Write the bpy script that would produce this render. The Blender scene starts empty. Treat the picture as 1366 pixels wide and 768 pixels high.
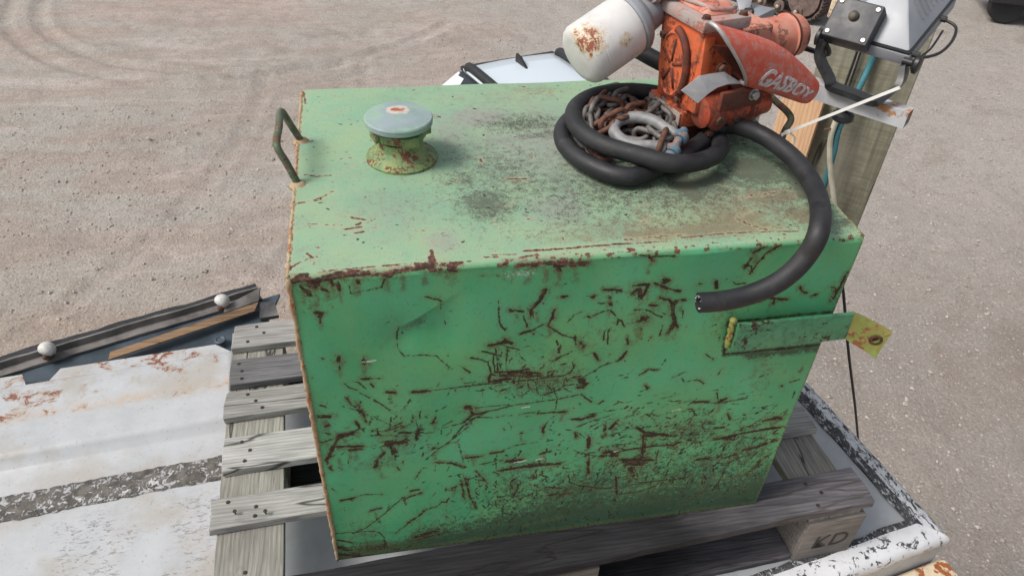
import bpy, bmesh, math, random
import numpy as np
from mathutils import Vector, Matrix
random.seed(5); rng = np.random.default_rng(5)
S = bpy.context.scene
COL = S.collection
R = math.radians
# ------------------------------------------------------------------ camera
CP = Vector((0.1107, -0.7419, 1.1716))
FPX = 1007.8
def rotm(rx, ry, rz):
    return Matrix.Rotation(rz, 3, 'Z') @ Matrix.Rotation(ry, 3, 'Y') @ Matrix.Rotation(rx, 3, 'X')
CM = rotm(0.8947, -0.0450, -0.1799)
cd = bpy.data.cameras.new('camera'); cam = bpy.data.objects.new('camera', cd); COL.objects.link(cam)
cam.matrix_world = Matrix.Translation(CP) @ CM.to_4x4()
cd.sensor_width = 36; cd.lens = FPX / 1366 * 36; cd.clip_end = 500; cd.clip_start = 0.02
S.camera = cam
# ------------------------------------------------------------------ sky, sun, exposure
SUN_EL, SUN_AZ = R(52), R(-98)          # azimuth measured from +y towards +x
w = bpy.data.worlds.new('World'); S.world = w; w.use_nodes = True
nt = w.node_tree; bgn = nt.nodes['Background']
sky = nt.nodes.new('ShaderNodeTexSky'); sky.sky_type = 'NISHITA'; sky.sun_disc = False
sky.sun_elevation = SUN_EL; sky.sun_rotation = SUN_AZ; sky.dust_density = 4.0; sky.air_density = 1.0
hs = nt.nodes.new('ShaderNodeHueSaturation'); hs.inputs['Saturation'].default_value = 0.38
nt.links.new(sky.outputs[0], hs.inputs['Color']); nt.links.new(hs.outputs[0], bgn.inputs[0])
bgn.inputs[1].default_value = 0.125
sl = bpy.data.lights.new('sun', 'SUN'); so = bpy.data.objects.new('sun', sl); COL.objects.link(so)
sl.energy = 2.2; sl.angle = R(18); sl.color = (1.0, 0.94, 0.86)
sd = Vector((math.sin(SUN_AZ) * math.cos(SUN_EL), math.cos(SUN_AZ) * math.cos(SUN_EL), math.sin(SUN_EL)))
so.rotation_euler = sd.to_track_quat('Z', 'Y').to_euler()
S.view_settings.view_transform = 'Standard'; S.view_settings.look = 'None'; S.view_settings.gamma = 1
S.view_settings.exposure = 0.24
# ------------------------------------------------------------------ sight-line helpers (pixels of the 1366x768 photo)
def ray(x, y):
    return (CM @ Vector(((x - 683) / FPX, -(y - 384) / FPX, -1))).normalized()
def hit(x, y, p0, n):
    d = ray(x, y); return CP + d * ((Vector(p0) - CP).dot(n) / d.dot(n))
def onz(x, y, z): return hit(x, y, (0, 0, z), Vector((0, 0, 1)))
def ony(x, y, Y): return hit(x, y, (0, Y, 0), Vector((0, 1, 0)))
def dist(x, y, d): return CP + ray(x, y) * d
H, D, W = 0.606, 0.529, 0.76
G = -3.3; ZR = -0.165
# ------------------------------------------------------------------ object helpers
def tag(o, label=None, cat=None, group=None, kind=None):
    if label: o['label'] = label
    if cat: o['category'] = cat
    if group: o['group'] = group
    if kind: o['kind'] = kind
    return o
def thing(name, loc, label, cat, group=None):
    o = bpy.data.objects.new(name, None); COL.objects.link(o); o.location = loc; o.empty_display_size = 0.05
    return tag(o, label, cat, group)
def link(name, me, parent=None):
    o = bpy.data.objects.new(name, me); COL.objects.link(o)
    if parent is not None:
        o.parent = parent; t = parent.location if parent.parent is None else Vector((0, 0, 0))
        o.matrix_parent_inverse = Matrix.Translation(-t)
    return o
def mesh(name, vs, fs, mat, parent=None, smooth=False, bevel=0, seg=2):
    me = bpy.data.meshes.new(name); me.from_pydata([tuple(v) for v in vs], [], [tuple(f) for f in fs])
    bm = bmesh.new(); bm.from_mesh(me)
    bmesh.ops.recalc_face_normals(bm, faces=bm.faces)
    if bevel:
        es = [e for e in bm.edges if len(e.link_faces) == 2 and e.calc_face_angle(0) > 0.5]
        bmesh.ops.bevel(bm, geom=es, offset=bevel, segments=seg, affect='EDGES', profile=0.6, clamp_overlap=True)
    bm.to_mesh(me); bm.free()
    me.materials.append(mat)
    me.shade_smooth() if smooth else None
    if smooth == 2 or (bevel and not smooth):
        me.shade_smooth(); me.set_sharp_from_angle(angle=R(35))
    return link(name, me, parent)
class MB:
    def __init__(s): s.v = []; s.f = []
    def add(s, vs, fs):
        n = len(s.v); s.v += [Vector(v) for v in vs]; s.f += [tuple(i + n for i in f) for f in fs]; return s
    def box(s, c, ax, half):          # centre, three axes, half sizes
        c = Vector(c); a = [Vector(q) for q in ax]
        vs = [c + a[0] * half[0] * i + a[1] * half[1] * j + a[2] * half[2] * k for i in (-1, 1) for j in (-1, 1) for k in (-1, 1)]
        return s.add(vs, [(0, 1, 3, 2), (4, 6, 7, 5), (0, 4, 5, 1), (2, 3, 7, 6), (0, 2, 6, 4), (1, 5, 7, 3)])
    def aabox(s, x0, x1, y0, y1, z0, z1):
        return s.box(((x0 + x1) / 2, (y0 + y1) / 2, (z0 + z1) / 2), ((1, 0, 0), (0, 1, 0), (0, 0, 1)), ((x1 - x0) / 2, (y1 - y0) / 2, (z1 - z0) / 2))
    def prism(s, pts, off):           # polygon extruded along a vector
        n = len(pts); off = Vector(off)
        vs = [Vector(p) for p in pts] + [Vector(p) + off for p in pts]
        return s.add(vs, [tuple(range(n))[::-1], tuple(range(n, 2 * n))] + [(i, (i + 1) % n, n + (i + 1) % n, n + i) for i in range(n)])
    def hexa(s, b, t): # bottom quad, top quad
        return s.add(list(b) + list(t), [(3, 2, 1, 0), (4, 5, 6, 7), (0, 1, 5, 4), (1, 2, 6, 5), (2, 3, 7, 6), (3, 0, 4, 7)])
    def tube(s, path, r, n=12, cap=True, closed=False, flat=1.0, twist=None):
        P = [Vector(p) for p in path]; m = len(P); rr = r if hasattr(r, '__len__') else [r] * m
        rings = []; T0 = None; N = None
        for i in range(m):
            if closed: t = (P[(i + 1) % m] - P[i - 1]).normalized()
            else: t = (P[min(i + 1, m - 1)] - P[max(i - 1, 0)]).normalized()
            if N is None:
                N = Vector((0, 0, 1)) if abs(t.z) < 0.8 else Vector((1, 0, 0))
            N = (N - t * N.dot(t)).normalized(); B = t.cross(N)
            rings.append([P[i] + (N * math.cos(2 * math.pi * k / n) * flat + B * math.sin(2 * math.pi * k / n)) * rr[i] for k in range(n)])
        vs = [v for g in rings for v in g]; fs = []
        for i in range(m if closed else m - 1):
            a = i * n; b = ((i + 1) % m) * n
            fs += [(a + k, a + (k + 1) % n, b + (k + 1) % n, b + k) for k in range(n)]
        if cap and not closed: fs += [tuple(range(n))[::-1], tuple(range((m - 1) * n, m * n))]
        return s.add(vs, fs)
    def lathe(s, c, axis, prof, n=32, cap=True):   # prof: (distance along axis, radius)
        c = Vector(c); a = Vector(axis).normalized(); N = a.orthogonal().normalized(); B = a.cross(N)
        vs = []; fs = []
        for h_, r_ in prof:
            vs += [c + a * h_ + (N * math.cos(2 * math.pi * k / n) + B * math.sin(2 * math.pi * k / n)) * r_ for k in range(n)]
        for i in range(len(prof) - 1):
            fs += [(i * n + k, i * n + (k + 1) % n, (i + 1) * n + (k + 1) % n, (i + 1) * n + k) for k in range(n)]
        if cap: fs += [tuple(range(n))[::-1], tuple(range((len(prof) - 1) * n, len(prof) * n))]
        return s.add(vs, fs)
    def build(s, name, mat, parent=None, smooth=False, bevel=0, seg=2):
        return mesh(name, s.v, s.f, mat, parent, smooth, bevel, seg)
def spline(pts, n=8, closed=False):
    P = [Vector(p) for p in pts]; m = len(P); out = []
    for i in range(m if closed else m - 1):
        if closed: a, b, c, d = P[i - 1], P[i], P[(i + 1) % m], P[(i + 2) % m]
        else: a, b, c, d = P[max(i - 1, 0)], P[i], P[i + 1], P[min(i + 2, m - 1)]
        for k in range(n):
            t = k / n
            out.append(0.5 * ((2 * b) + (c - a) * t + (2 * a - 5 * b + 4 * c - d) * t * t + (3 * b - a - 3 * c + d) * t ** 3))
    if not closed: out.append(P[-1])
    return out
# ------------------------------------------------------------------ material helpers
class NM:
    def __init__(s, name, rough=0.7, metal=0.0, spec=0.5):
        s.m = bpy.data.materials.new(name); s.m.use_nodes = True; s.t = s.m.node_tree; s.n = s.t.nodes; s.l = s.t.links
        s.b = s.n['Principled BSDF']; s.b.inputs['Roughness'].default_value = rough; s.b.inputs['Metallic'].default_value = metal
        s.b.inputs['Specular IOR Level'].default_value = spec
        s.tc = s.n.new('ShaderNodeTexCoord'); s.co = s.tc.outputs['Object']
    def setin(s, sock, v):
        if isinstance(v, bpy.types.NodeSocket): s.l.new(v, sock)
        elif v is not None: sock.default_value = (v if not (hasattr(v, '__len__') and len(v) == 3 and sock.type == 'RGBA') else (*v, 1))
    def mapping(s, scale=(1, 1, 1), rot=(0, 0, 0), loc=(0, 0, 0), rnd=False):
        m = s.n.new('ShaderNodeMapping'); s.l.new(s.co, m.inputs[0])
        m.inputs['Scale'].default_value = scale; m.inputs['Rotation'].default_value = rot; m.inputs['Location'].default_value = loc
        if rnd:
            oi = s.n.new('ShaderNodeObjectInfo'); k = s.math('MULTIPLY', oi.outputs['Random'], 37.0)
            v = s.n.new('ShaderNodeVectorMath'); v.operation = 'ADD'; s.l.new(s.co, v.inputs[0]); s.l.new(k, v.inputs[1]); s.l.new(v.outputs[0], m.inputs[0])
        return m.outputs[0]
    def noise(s, scale, detail=4, rough=0.55, vec=None, dist=0.0):
        q = s.n.new('ShaderNodeTexNoise'); q.inputs['Scale'].default_value = scale; q.inputs['Detail'].default_value = detail
        q.inputs['Roughness'].default_value = rough; q.inputs['Distortion'].default_value = dist
        s.l.new(vec or s.co, q.inputs['Vector']); return q.outputs['Fac']
    def voro(s, scale, feature='F1', vec=None, out='Distance', rnd=1.0):
        q = s.n.new('ShaderNodeTexVoronoi'); q.feature = feature; q.inputs['Scale'].default_value = scale; q.inputs['Randomness'].default_value = rnd
        s.l.new(vec or s.co, q.inputs['Vector']); return q.outputs[out]
    def wave(s, scale, dist=2, detail=3, vec=None, dscale=1.0, dire='X'):
        q = s.n.new('ShaderNodeTexWave'); q.inputs['Scale'].default_value = scale; q.inputs['Distortion'].default_value = dist; q.bands_direction = dire
        q.inputs['Detail'].default_value = detail; q.inputs['Detail Scale'].default_value = dscale; s.l.new(vec or s.co, q.inputs['Vector']); return q.outputs['Fac']
    def math(s, op, a, b=0.0, clamp=False):
        q = s.n.new('ShaderNodeMath'); q.operation = op; q.use_clamp = clamp; s.setin(q.inputs[0], a); s.setin(q.inputs[1], b); return q.outputs[0]
    def ramp(s, v, lo, hi, a=0.0, b=1.0, smooth=True):
        q = s.n.new('ShaderNodeMapRange'); q.interpolation_type = 'SMOOTHSTEP' if smooth else 'LINEAR'
        s.setin(q.inputs[0], v); q.inputs[1].default_value = lo; q.inputs[2].default_value = hi; q.inputs[3].default_value = a; q.inputs[4].default_value = b; return q.outputs[0]
    def mix(s, f, a, b, mode='MIX'):
        q = s.n.new('ShaderNodeMix'); q.data_type = 'RGBA'; q.blend_type = mode
        s.setin(q.inputs[0], f); s.setin(q.inputs[6], a); s.setin(q.inputs[7], b); return q.outputs[2]
    def attr(s, name):
        q = s.n.new('ShaderNodeAttribute'); q.attribute_name = name; return q.outputs['Fac']
    def bump(s, h_, strength=0.4, dist=0.002):
        q = s.n.new('ShaderNodeBump'); q.inputs['Strength'].default_value = strength; q.inputs['Distance'].default_value = dist
        s.setin(q.inputs['Height'], h_)
        if s.b.inputs['Normal'].is_linked: s.l.new(s.b.inputs['Normal'].links[0].from_socket, q.inputs['Normal'])
        s.l.new(q.outputs[0], s.b.inputs['Normal'])
    def out(s, col=None, rough=None, metal=None):
        s.setin(s.b.inputs['Base Color'], col)
        if rough is not None: s.setin(s.b.inputs['Roughness'], rough)
        if metal is not None: s.setin(s.b.inputs['Metallic'], metal)
        return s.m
def painted(name, base, alt=None, rust=0.0, rustcol=(0.12, 0.035, 0.015), dirt=0.3, dirtcol=(0.12, 0.09, 0.07), rough=0.5, scale=1.0, bumpd=0.0006, flake=None, spec=0.4):
    m = NM(name, rough, spec=spec)
    c = m.mix(m.ramp(m.noise(9 * scale, 5), 0.35, 0.65), base, alt or tuple(x * 0.8 for x in base))
    d = m.ramp(m.noise(22 * scale, 8, 0.7), 0.46, 0.62, 0, dirt); c = m.mix(d, c, dirtcol)
    r1 = rough
    if rust:
        n1 = m.noise(38 * scale, 8, 0.68, dist=0.3); n2 = m.noise(7 * scale, 3)
        k = m.math('ADD', m.math('MULTIPLY', n1, 0.7), m.math('MULTIPLY', n2, 0.5))
        f = m.ramp(k, 0.715 - rust * 0.26, 0.735 - rust * 0.26)
        rc = m.mix(m.noise(120 * scale, 3), rustcol, tuple(min(1, x * 2.4) for x in rustcol))
        c = m.mix(f, c, rc); m.bump(m.math('SUBTRACT', 1.0, f), 0.6, bumpd)
        r1 = m.math('ADD', m.math('MULTIPLY', f, 0.35), rough)
    m.bump(m.noise(180 * scale, 4), 0.25, bumpd)
    return m.out(c, r1)
def plain(name, col, rough=0.6, metal=0.0, var=0.15, scale=30, bumpd=0.0003, spec=0.5):
    m = NM(name, rough, metal, spec)
    n = m.noise(scale, 6, 0.6)
    c = m.mix(m.ramp(n, 0.3, 0.7), tuple(x * (1 - var) for x in col), tuple(min(1, x * (1 + var)) for x in col))
    m.bump(m.noise(scale * 6, 4), 0.3, bumpd)
    return m.out(c, m.ramp(n, 0.3, 0.7, rough - 0.08, rough + 0.08))
def wood(name, light, dark, axis='X', green=0.0, rot=0.0, crack=1.0):
    m = NM(name, 0.85, spec=0.25)
    st = {'X': (1, 14, 14), 'Y': (14, 1, 14), 'Z': (14, 14, 1)}[axis]
    vec = m.mapping(st, (0, 0, rot), rnd=True)
    g1 = m.noise(9, 7, 0.62, vec, 0.6); g2 = m.noise(30, 5, 0.6, vec)
    v2 = m.mapping(tuple(0.35 if a == 1 else 1.6 for a in st), (0, 0, rot), rnd=True)
    rings = m.wave(26, 7, 3, v2, 0.6, 'Y' if axis == 'X' else 'X')
    c = m.mix(m.ramp(g1, 0.3, 0.7), dark, light)
    c = m.mix(m.ramp(rings, 0.0, 0.5, 0.35, 0.0), c, tuple(x * 0.5 for x in dark))
    c = m.mix(m.ramp(g2, 0.35, 0.65, 0.0, 0.3), c, tuple(x * 0.75 for x in light))
    big = m.noise(5, 3); c = m.mix(m.ramp(big, 0.4, 0.7, 0, 0.35), c, (0.09, 0.085, 0.08) if light[0] > .1 else dark)
    if green: c = m.mix(m.ramp(m.noise(7, 4, vec=m.mapping(loc=(3, 1, 2))), 0.4, 0.7, 0, green), c, (0.09, 0.11, 0.06))
    vc = m.mapping(tuple(0.35 if a == 1 else 3 for a in st), (0, 0, rot), rnd=True)
    ck = m.ramp(m.math('ABSOLUTE', m.math('SUBTRACT', m.noise(3.2, 4, 0.5, vc, 0.4), 0.5)), 0.0, 0.012, crack * 0.85, 0)
    oi = m.n.new('ShaderNodeObjectInfo'); hv = m.n.new('ShaderNodeHueSaturation'); m.l.new(c, hv.inputs['Color']); m.setin(hv.inputs['Value'], m.ramp(oi.outputs['Random'], 0, 1, .82, 1.14, False)); m.setin(hv.inputs['Saturation'], m.ramp(oi.outputs['Random'], 0, 1, 1.25, .8, False)); c = hv.outputs[0]
    kn = m.voro(7, vec=m.mapping(tuple(.55 if a == 1 else .13 * a for a in st), rnd=True)); c = m.mix(m.ramp(kn, .10, .05, 0, .75), c, tuple(x * .45 for x in dark)); c = m.mix(m.ramp(m.math('ABSOLUTE', m.math('SUBTRACT', kn, .14)), 0.0, .03, .45, 0), c, tuple(x * .8 for x in dark))
    c = m.mix(ck, c, (0.015, 0.013, 0.012))
    m.bump(m.math('SUBTRACT', m.math('ADD', g1, m.math('MULTIPLY', g2, 0.4)), m.math('MULTIPLY', ck, 1.5)), 0.7, 0.0018)
    return m.out(c)
# ------------------------------------------------------------------ materials
M = {}
def rubber():
    m = NM('hose_rubber', .6); n = m.noise(28, 7, .7); k = m.noise(160, 4, .7)
    c = m.mix(m.ramp(n, .35, .65), (0.010, 0.0105, 0.013), (0.019, 0.0195, 0.022)); 
    c = m.mix(m.ramp(m.noise(45, 8, .8), .54, .68, 0, .35), c, (0.085, 0.078, 0.070)); c = m.mix(m.ramp(m.noise(9, 5, .7), .55, .7, 0, .25), c, (0.06, 0.056, 0.052))
    m.bump(k, .35, .0005); m.bump(n, .2, .001); return m.out(c, m.ramp(n, .3, .7, .5, .72))
M['rubber'] = rubber()
M['black'] = plain('black_plastic', (0.018, 0.019, 0.021), 0.45, var=0.2)
M['blackpaint'] = plain('black_painted_steel', (0.022, 0.023, 0.025), 0.4, var=0.35, scale=50)
M['jbox'] = plain('charcoal_cast_box', (0.035, 0.037, 0.043), 0.5, var=0.15)
M['steel'] = plain('dull_steel', (0.38, 0.38, 0.38), 0.42, 0.8, var=0.3)
M['alu'] = plain('cast_aluminium', (0.28, 0.295, 0.32), 0.5, 0.25, var=0.12, scale=18)
M['tube'] = painted('white_tube_paint', (0.56, 0.57, 0.60), rust=0.15, rustcol=(0.25, 0.13, 0.06), dirt=0.15, rough=0.4)
M['sheet'] = painted('white_sheet_paint', (0.45, 0.47, 0.49), (0.40, 0.42, 0.44), rust=0.0, dirt=0.35, dirtcol=(0.28, 0.25, 0.23), rough=0.4)
M['valve'] = painted('dirty_orange_casting', (0.42, 0.075, 0.03), (0.30, 0.05, 0.025), rust=0.42, rustcol=(0.10, 0.03, 0.018), dirt=0.5, dirtcol=(0.10, 0.045, 0.03), rough=0.6, scale=2.2)
M['orange'] = painted('orange_pump_paint', (0.70, 0.15, 0.055), (0.58, 0.12, 0.045), rust=0.25, rustcol=(0.13, 0.035, 0.02), dirt=0.6, dirtcol=(0.26, 0.11, 0.07), rough=0.55, scale=2.2)
M['faded'] = painted('faded_red_paint', (0.50, 0.14, 0.09), (0.58, 0.24, 0.17), rust=0.22, rustcol=(0.16, 0.07, 0.05), dirt=0.5, dirtcol=(0.42, 0.30, 0.26), rough=0.7, scale=2.5)
M['hood'] = painted('red_hood_paint', (0.58, 0.075, 0.04), (0.52, 0.12, 0.08), rust=0.03, rustcol=(0.2, 0.18, 0.2), dirt=0.5, dirtcol=(0.46, 0.27, 0.23), rough=0.6, scale=3.2)
M['darkrust'] = painted('dark_rusty_casting', (0.20, 0.045, 0.025), (0.09, 0.035, 0.025), rust=0.4, rustcol=(0.06, 0.022, 0.014), dirt=0.4, dirtcol=(0.05, 0.04, 0.04), rough=0.75, scale=2)
M['cover'] = painted('weathered_cast_cover', (0.36, 0.31, 0.29), (0.42, 0.24, 0.21), rust=0.25, rustcol=(0.22, 0.09, 0.07), dirt=0.5, dirtcol=(0.30, 0.27, 0.26), rough=0.6, scale=2.5)
M['baseplate'] = painted('pale_worn_plate', (0.42, 0.36, 0.32), (0.34, 0.24, 0.2), rust=0.42, rustcol=(0.16, 0.05, 0.03), dirt=0.4, rough=0.6, scale=2.5)
M['bolt'] = plain('rusty_bolt', (0.10, 0.045, 0.03), 0.8, 0.2, var=0.5, scale=90)
M['silver'] = plain('bare_silver_plate', (0.46, 0.45, 0.45), 0.5, 0.5, var=0.12, scale=40)
M['chain'] = plain('grey_chain_steel', (0.135, 0.125, 0.12), 0.62, 0.35, var=0.45, scale=70, bumpd=0.0008)
M['chainrust'] = plain('rusty_chain_steel', (0.12, 0.055, 0.035), 0.8, 0.1, var=0.5, scale=80, bumpd=0.001)
M['shackle'] = plain('galvanised_shackle', (0.235, 0.24, 0.245), 0.6, 0.2, var=0.3, scale=50)
M['blue'] = painted('worn_blue_paint', (0.05, 0.14, 0.22), (0.14, 0.22, 0.27), rust=0.35, rustcol=(0.16, 0.10, 0.08), dirt=0.3, rough=0.55, scale=4)
M['pallet'] = wood('grey_pallet_wood', (0.45, 0.435, 0.42), (0.225, 0.215, 0.21), 'X', rot=R(-3))
M['pallet_dark'] = wood('dark_wet_pallet_wood', (0.20, 0.19, 0.20), (0.095, 0.093, 0.10), 'X', rot=R(-3))
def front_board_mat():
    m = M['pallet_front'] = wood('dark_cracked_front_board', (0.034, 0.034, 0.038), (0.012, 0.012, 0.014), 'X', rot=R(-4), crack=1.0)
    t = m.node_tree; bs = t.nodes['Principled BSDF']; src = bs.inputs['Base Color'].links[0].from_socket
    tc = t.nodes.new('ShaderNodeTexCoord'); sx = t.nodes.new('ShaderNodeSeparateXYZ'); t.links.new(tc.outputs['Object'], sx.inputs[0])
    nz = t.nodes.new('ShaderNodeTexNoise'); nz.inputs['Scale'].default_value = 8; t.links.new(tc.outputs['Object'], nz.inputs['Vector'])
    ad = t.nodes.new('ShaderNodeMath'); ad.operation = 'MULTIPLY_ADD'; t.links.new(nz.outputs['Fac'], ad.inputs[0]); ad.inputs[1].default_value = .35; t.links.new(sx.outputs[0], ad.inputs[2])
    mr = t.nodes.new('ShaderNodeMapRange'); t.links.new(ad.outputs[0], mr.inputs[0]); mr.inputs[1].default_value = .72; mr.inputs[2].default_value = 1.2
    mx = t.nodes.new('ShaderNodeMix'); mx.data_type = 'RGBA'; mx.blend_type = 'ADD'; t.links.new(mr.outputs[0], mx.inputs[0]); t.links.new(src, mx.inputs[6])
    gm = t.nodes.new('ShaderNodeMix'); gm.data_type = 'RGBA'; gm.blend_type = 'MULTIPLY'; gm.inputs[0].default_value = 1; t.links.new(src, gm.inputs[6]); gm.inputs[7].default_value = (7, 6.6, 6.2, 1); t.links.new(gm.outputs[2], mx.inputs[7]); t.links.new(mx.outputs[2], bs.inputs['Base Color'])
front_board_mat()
M['stringer'] = wood('pallet_stringer_wood', (0.40, 0.385, 0.35), (0.21, 0.20, 0.18), 'Y', rot=R(-3))
M['block'] = wood('pallet_block_wood', (0.24, 0.215, 0.19), (0.14, 0.125, 0.11), 'X', crack=0.3)
M['ply'] = wood('fresh_timber', (0.72, 0.42, 0.21), (0.60, 0.33, 0.16), 'Z', crack=0.0)
M['trim'] = plain('weathered_trim', (0.13, 0.12, 0.115), 0.75, var=0.5, scale=14)
M['trimwood'] = wood('brown_trim_wood', (0.36, 0.25, 0.17), (0.20, 0.14, 0.10), 'X', crack=0.6)
M['bluedark'] = plain('dark_blue_panel', (0.055, 0.075, 0.095), 0.5, var=0.35, scale=9)
M['teal'] = plain('teal_hose', (0.04, 0.16, 0.19), 0.5, var=0.15)
M['conduit'] = plain('pale_conduit', (0.50, 0.47, 0.38), 0.55, var=0.15)
M['white_plastic'] = plain('white_plastic', (0.75, 0.75, 0.73), 0.4, var=0.05)
M['lens'] = painted('dirty_white_lens', (0.62, 0.62, 0.61), (0.52, 0.52, 0.5), rust=.06, rustcol=(.3, .2, .14), dirt=.5, dirtcol=(.38, .34, .3), rough=.45, scale=5)
M['nail'] = plain('nail_iron', (0.045, 0.035, 0.03), 0.8, 0.3, var=0.4, scale=200)
M['ink'] = plain('black_ink', (0.03, 0.03, 0.03), 0.8, var=0.3, scale=200)
M['carroof'] = NM('white_gloss_roof', .25).out((0.56, 0.63, 0.69))
M['glass'] = plain('dark_car_glass', (0.015, 0.018, 0.022), 0.05, var=0.1)
M['carwhite'] = NM('white_car_paint', .3).out((0.60, 0.64, 0.68))
M['cream'] = painted('cream_paint_with_rust', (0.72, 0.60, 0.42), (0.66, 0.55, 0.40), rust=0.33, rustcol=(0.20, 0.065, 0.02), dirt=0.35, dirtcol=(0.35, 0.25, 0.17), rough=0.5)
M['trackmetal'] = plain('dusty_track_steel', (0.14, 0.10, 0.085), 0.8, 0.1, var=0.35, scale=12)
M['weld'] = painted('yellowish_weld', (0.40, 0.33, 0.20), (0.36, 0.23, 0.13), rust=0.22, rustcol=(0.20, 0.07, 0.03), dirt=0.3, rough=0.7, scale=3)

def tank_material():
    m = NM('green_tank_paint', 0.5, spec=0.35)
    rust, scr, dust, blk, brn, top = (m.attr(a) for a in ('rust', 'scratch_shade', 'dust', 'grime_shade', 'stain', 'topness'))
    hi = m.noise(420, 4, 0.7); mid = m.noise(90, 6, 0.7, dist=0.5); lo = m.noise(10, 4); vlo = m.noise(3.2, 2)
    base = m.mix(m.ramp(lo, 0.3, 0.7), (0.062, 0.330, 0.145), (0.088, 0.385, 0.200))
    base = m.mix(m.ramp(m.noise(6, 5, .6), 0.45, 0.65, 0, 0.5), base, (0.150, 0.390, 0.150))
    skylit_chalk = m.mix(m.ramp(lo, 0.3, 0.7), (0.265, 0.385, 0.235), (0.205, 0.375, 0.255))  # paler top: sky and sun brightness painted in, plus some chalky fading
    skylit_chalk = m.mix(m.ramp(mid, 0.45, 0.62, 0, 0.5), skylit_chalk, (0.31, 0.43, 0.28))
    tp = m.math('MULTIPLY', top, 1.0)
    c = m.mix(tp, base, skylit_chalk)
    patch = m.ramp(m.noise(5.5, 6, 0.65), 0.48, 0.66); c = m.mix(m.math('MULTIPLY', m.math('MULTIPLY', patch, top), m.ramp(mid, .4, .6, 0.1, .6)), c, (0.20, 0.27, 0.20))
    # fine speckle of old dirt
    sp = m.ramp(m.noise(260, 5, 0.75), 0.58, 0.68, 0, 0.6); c = m.mix(m.math('MULTIPLY', sp, m.ramp(lo, 0.25, 0.6, .3, 1)), c, (0.040, 0.11, 0.06))
    c = m.mix(m.ramp(m.noise(330, 4, .8, vec=m.mapping(loc=(5, 5, 5))), .60, .70, 0, .18), c, (0.30, 0.46, 0.30))
    streak = m.noise(1, 5, 0.6, m.mapping((70, 40, 4)))
    c = m.mix(m.math('MULTIPLY', m.ramp(streak, 0.46, 0.68, 0, 0.32), m.math('SUBTRACT', 1.0, top)), c, (0.13, 0.33, 0.15))
    # grime areas: speckled, noise breaks the edge
    def area(a, lo_, hi_, amt, w_=0.75, s_=None):
        n_ = s_ or m.ramp(m.math('ADD', m.math('MULTIPLY', hi, 0.5), m.math('MULTIPLY', mid, 0.5)), 0.36, 0.64, 0, 1, False)
        k = m.math('ADD', m.math('MULTIPLY', a, 1.15), m.math('MULTIPLY', m.math('SUBTRACT', n_, 0.5), w_))
        return m.math('MULTIPLY', m.ramp(k, lo_, hi_), amt)
    c = m.mix(area(dust, 0.05, 0.85, 0.8, .6), c, (0.27, 0.265, 0.25))
    c = m.mix(area(brn, 0.18, 0.78, 0.75, .85), c, m.mix(top, (0.095, 0.085, 0.040), (0.20, 0.125, 0.07)))
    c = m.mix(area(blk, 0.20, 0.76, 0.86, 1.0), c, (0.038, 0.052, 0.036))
    c = m.mix(m.math('MULTIPLY', m.math('MULTIPLY', top, m.math('ADD', blk, m.math('MULTIPLY', brn, .6))), m.ramp(lo, .3, .7, .25, .65)), c, (0.15, 0.155, 0.115))
    # halo of faded paint round rust, then rust itself
    vh = m.noise(1100, 3, 0.6); h2 = m.noise(230, 5, .72); rn = m.math('SUBTRACT', m.math('ADD', m.math('MULTIPLY', h2, 0.6), m.math('MULTIPLY', vh, 0.4)), 0.5)
    rn = m.ramp(rn, -0.15, 0.15, -0.5, 0.5, False)
    k = m.math('ADD', rust, m.math('MULTIPLY', rn, 0.62))
    halo = m.ramp(k, 0.12, 0.52, 0, 0.6); c = m.mix(halo, c, m.mix(top, (0.125, 0.185, 0.07), (0.40, 0.37, 0.24)))
    rf = m.ramp(k, 0.52, 0.60)
    sz = m.n.new('ShaderNodeSeparateXYZ'); m.l.new(m.co, sz.inputs[0]); upz = m.ramp(sz.outputs[2], H - .035, H - .012)
    rn1 = m.ramp(m.noise(150, 4, 0.7), 0.35, 0.65)
    rc = m.mix(upz, m.mix(rn1, (0.030, 0.021, 0.013), (0.090, 0.052, 0.032)), m.mix(rn1, (0.060, 0.028, 0.021), (0.165, 0.082, 0.062)))
    c = m.mix(rf, c, rc)
    k2 = m.math('ADD', scr, m.math('MULTIPLY', rn, 0.75)); sf = m.ramp(k2, 0.5, 0.68, 0, .92)
    c = m.mix(sf, c, (0.034, 0.028, 0.018))
    pale = m.attr('pale'); c = m.mix(m.ramp(m.math('ADD', pale, m.math('MULTIPLY', rn, 0.9)), 0.62, 0.75), c, (0.5, 0.56, 0.5))
    bad = m.math('MAXIMUM', rf, sf)
    m.bump(m.math('SUBTRACT', m.math('MULTIPLY', lo, 0.2), bad), 0.5, 0.0008)
    m.bump(m.noise(300, 3), 0.12, 0.0006)
    r = m.math('ADD', m.math('ADD', m.ramp(m.noise(40, 5, .7), 0.35, 0.65, 0.40, 0.58), m.math('MULTIPLY', bad, 0.4)), m.math('MULTIPLY', m.math('MAXIMUM', top, blk), 0.18))
    return m.out(c, r)
M['tank'] = tank_material()
M['greenrust'] = painted('green_rusty_fitting', (0.10, 0.20, 0.085), (0.21, 0.27, 0.10), rust=0.30, rustcol=(0.10, 0.04, 0.025), dirt=0.6, dirtcol=(0.28, 0.29, 0.16), rough=0.6, scale=5)
M['handle'] = painted('dark_green_handle_paint', (0.045, 0.085, 0.04), (0.10, 0.12, 0.08), rust=0.42, rustcol=(0.09, 0.045, 0.03), dirt=0.6, dirtcol=(0.20, 0.19, 0.14), rough=0.6, scale=3)
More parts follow.
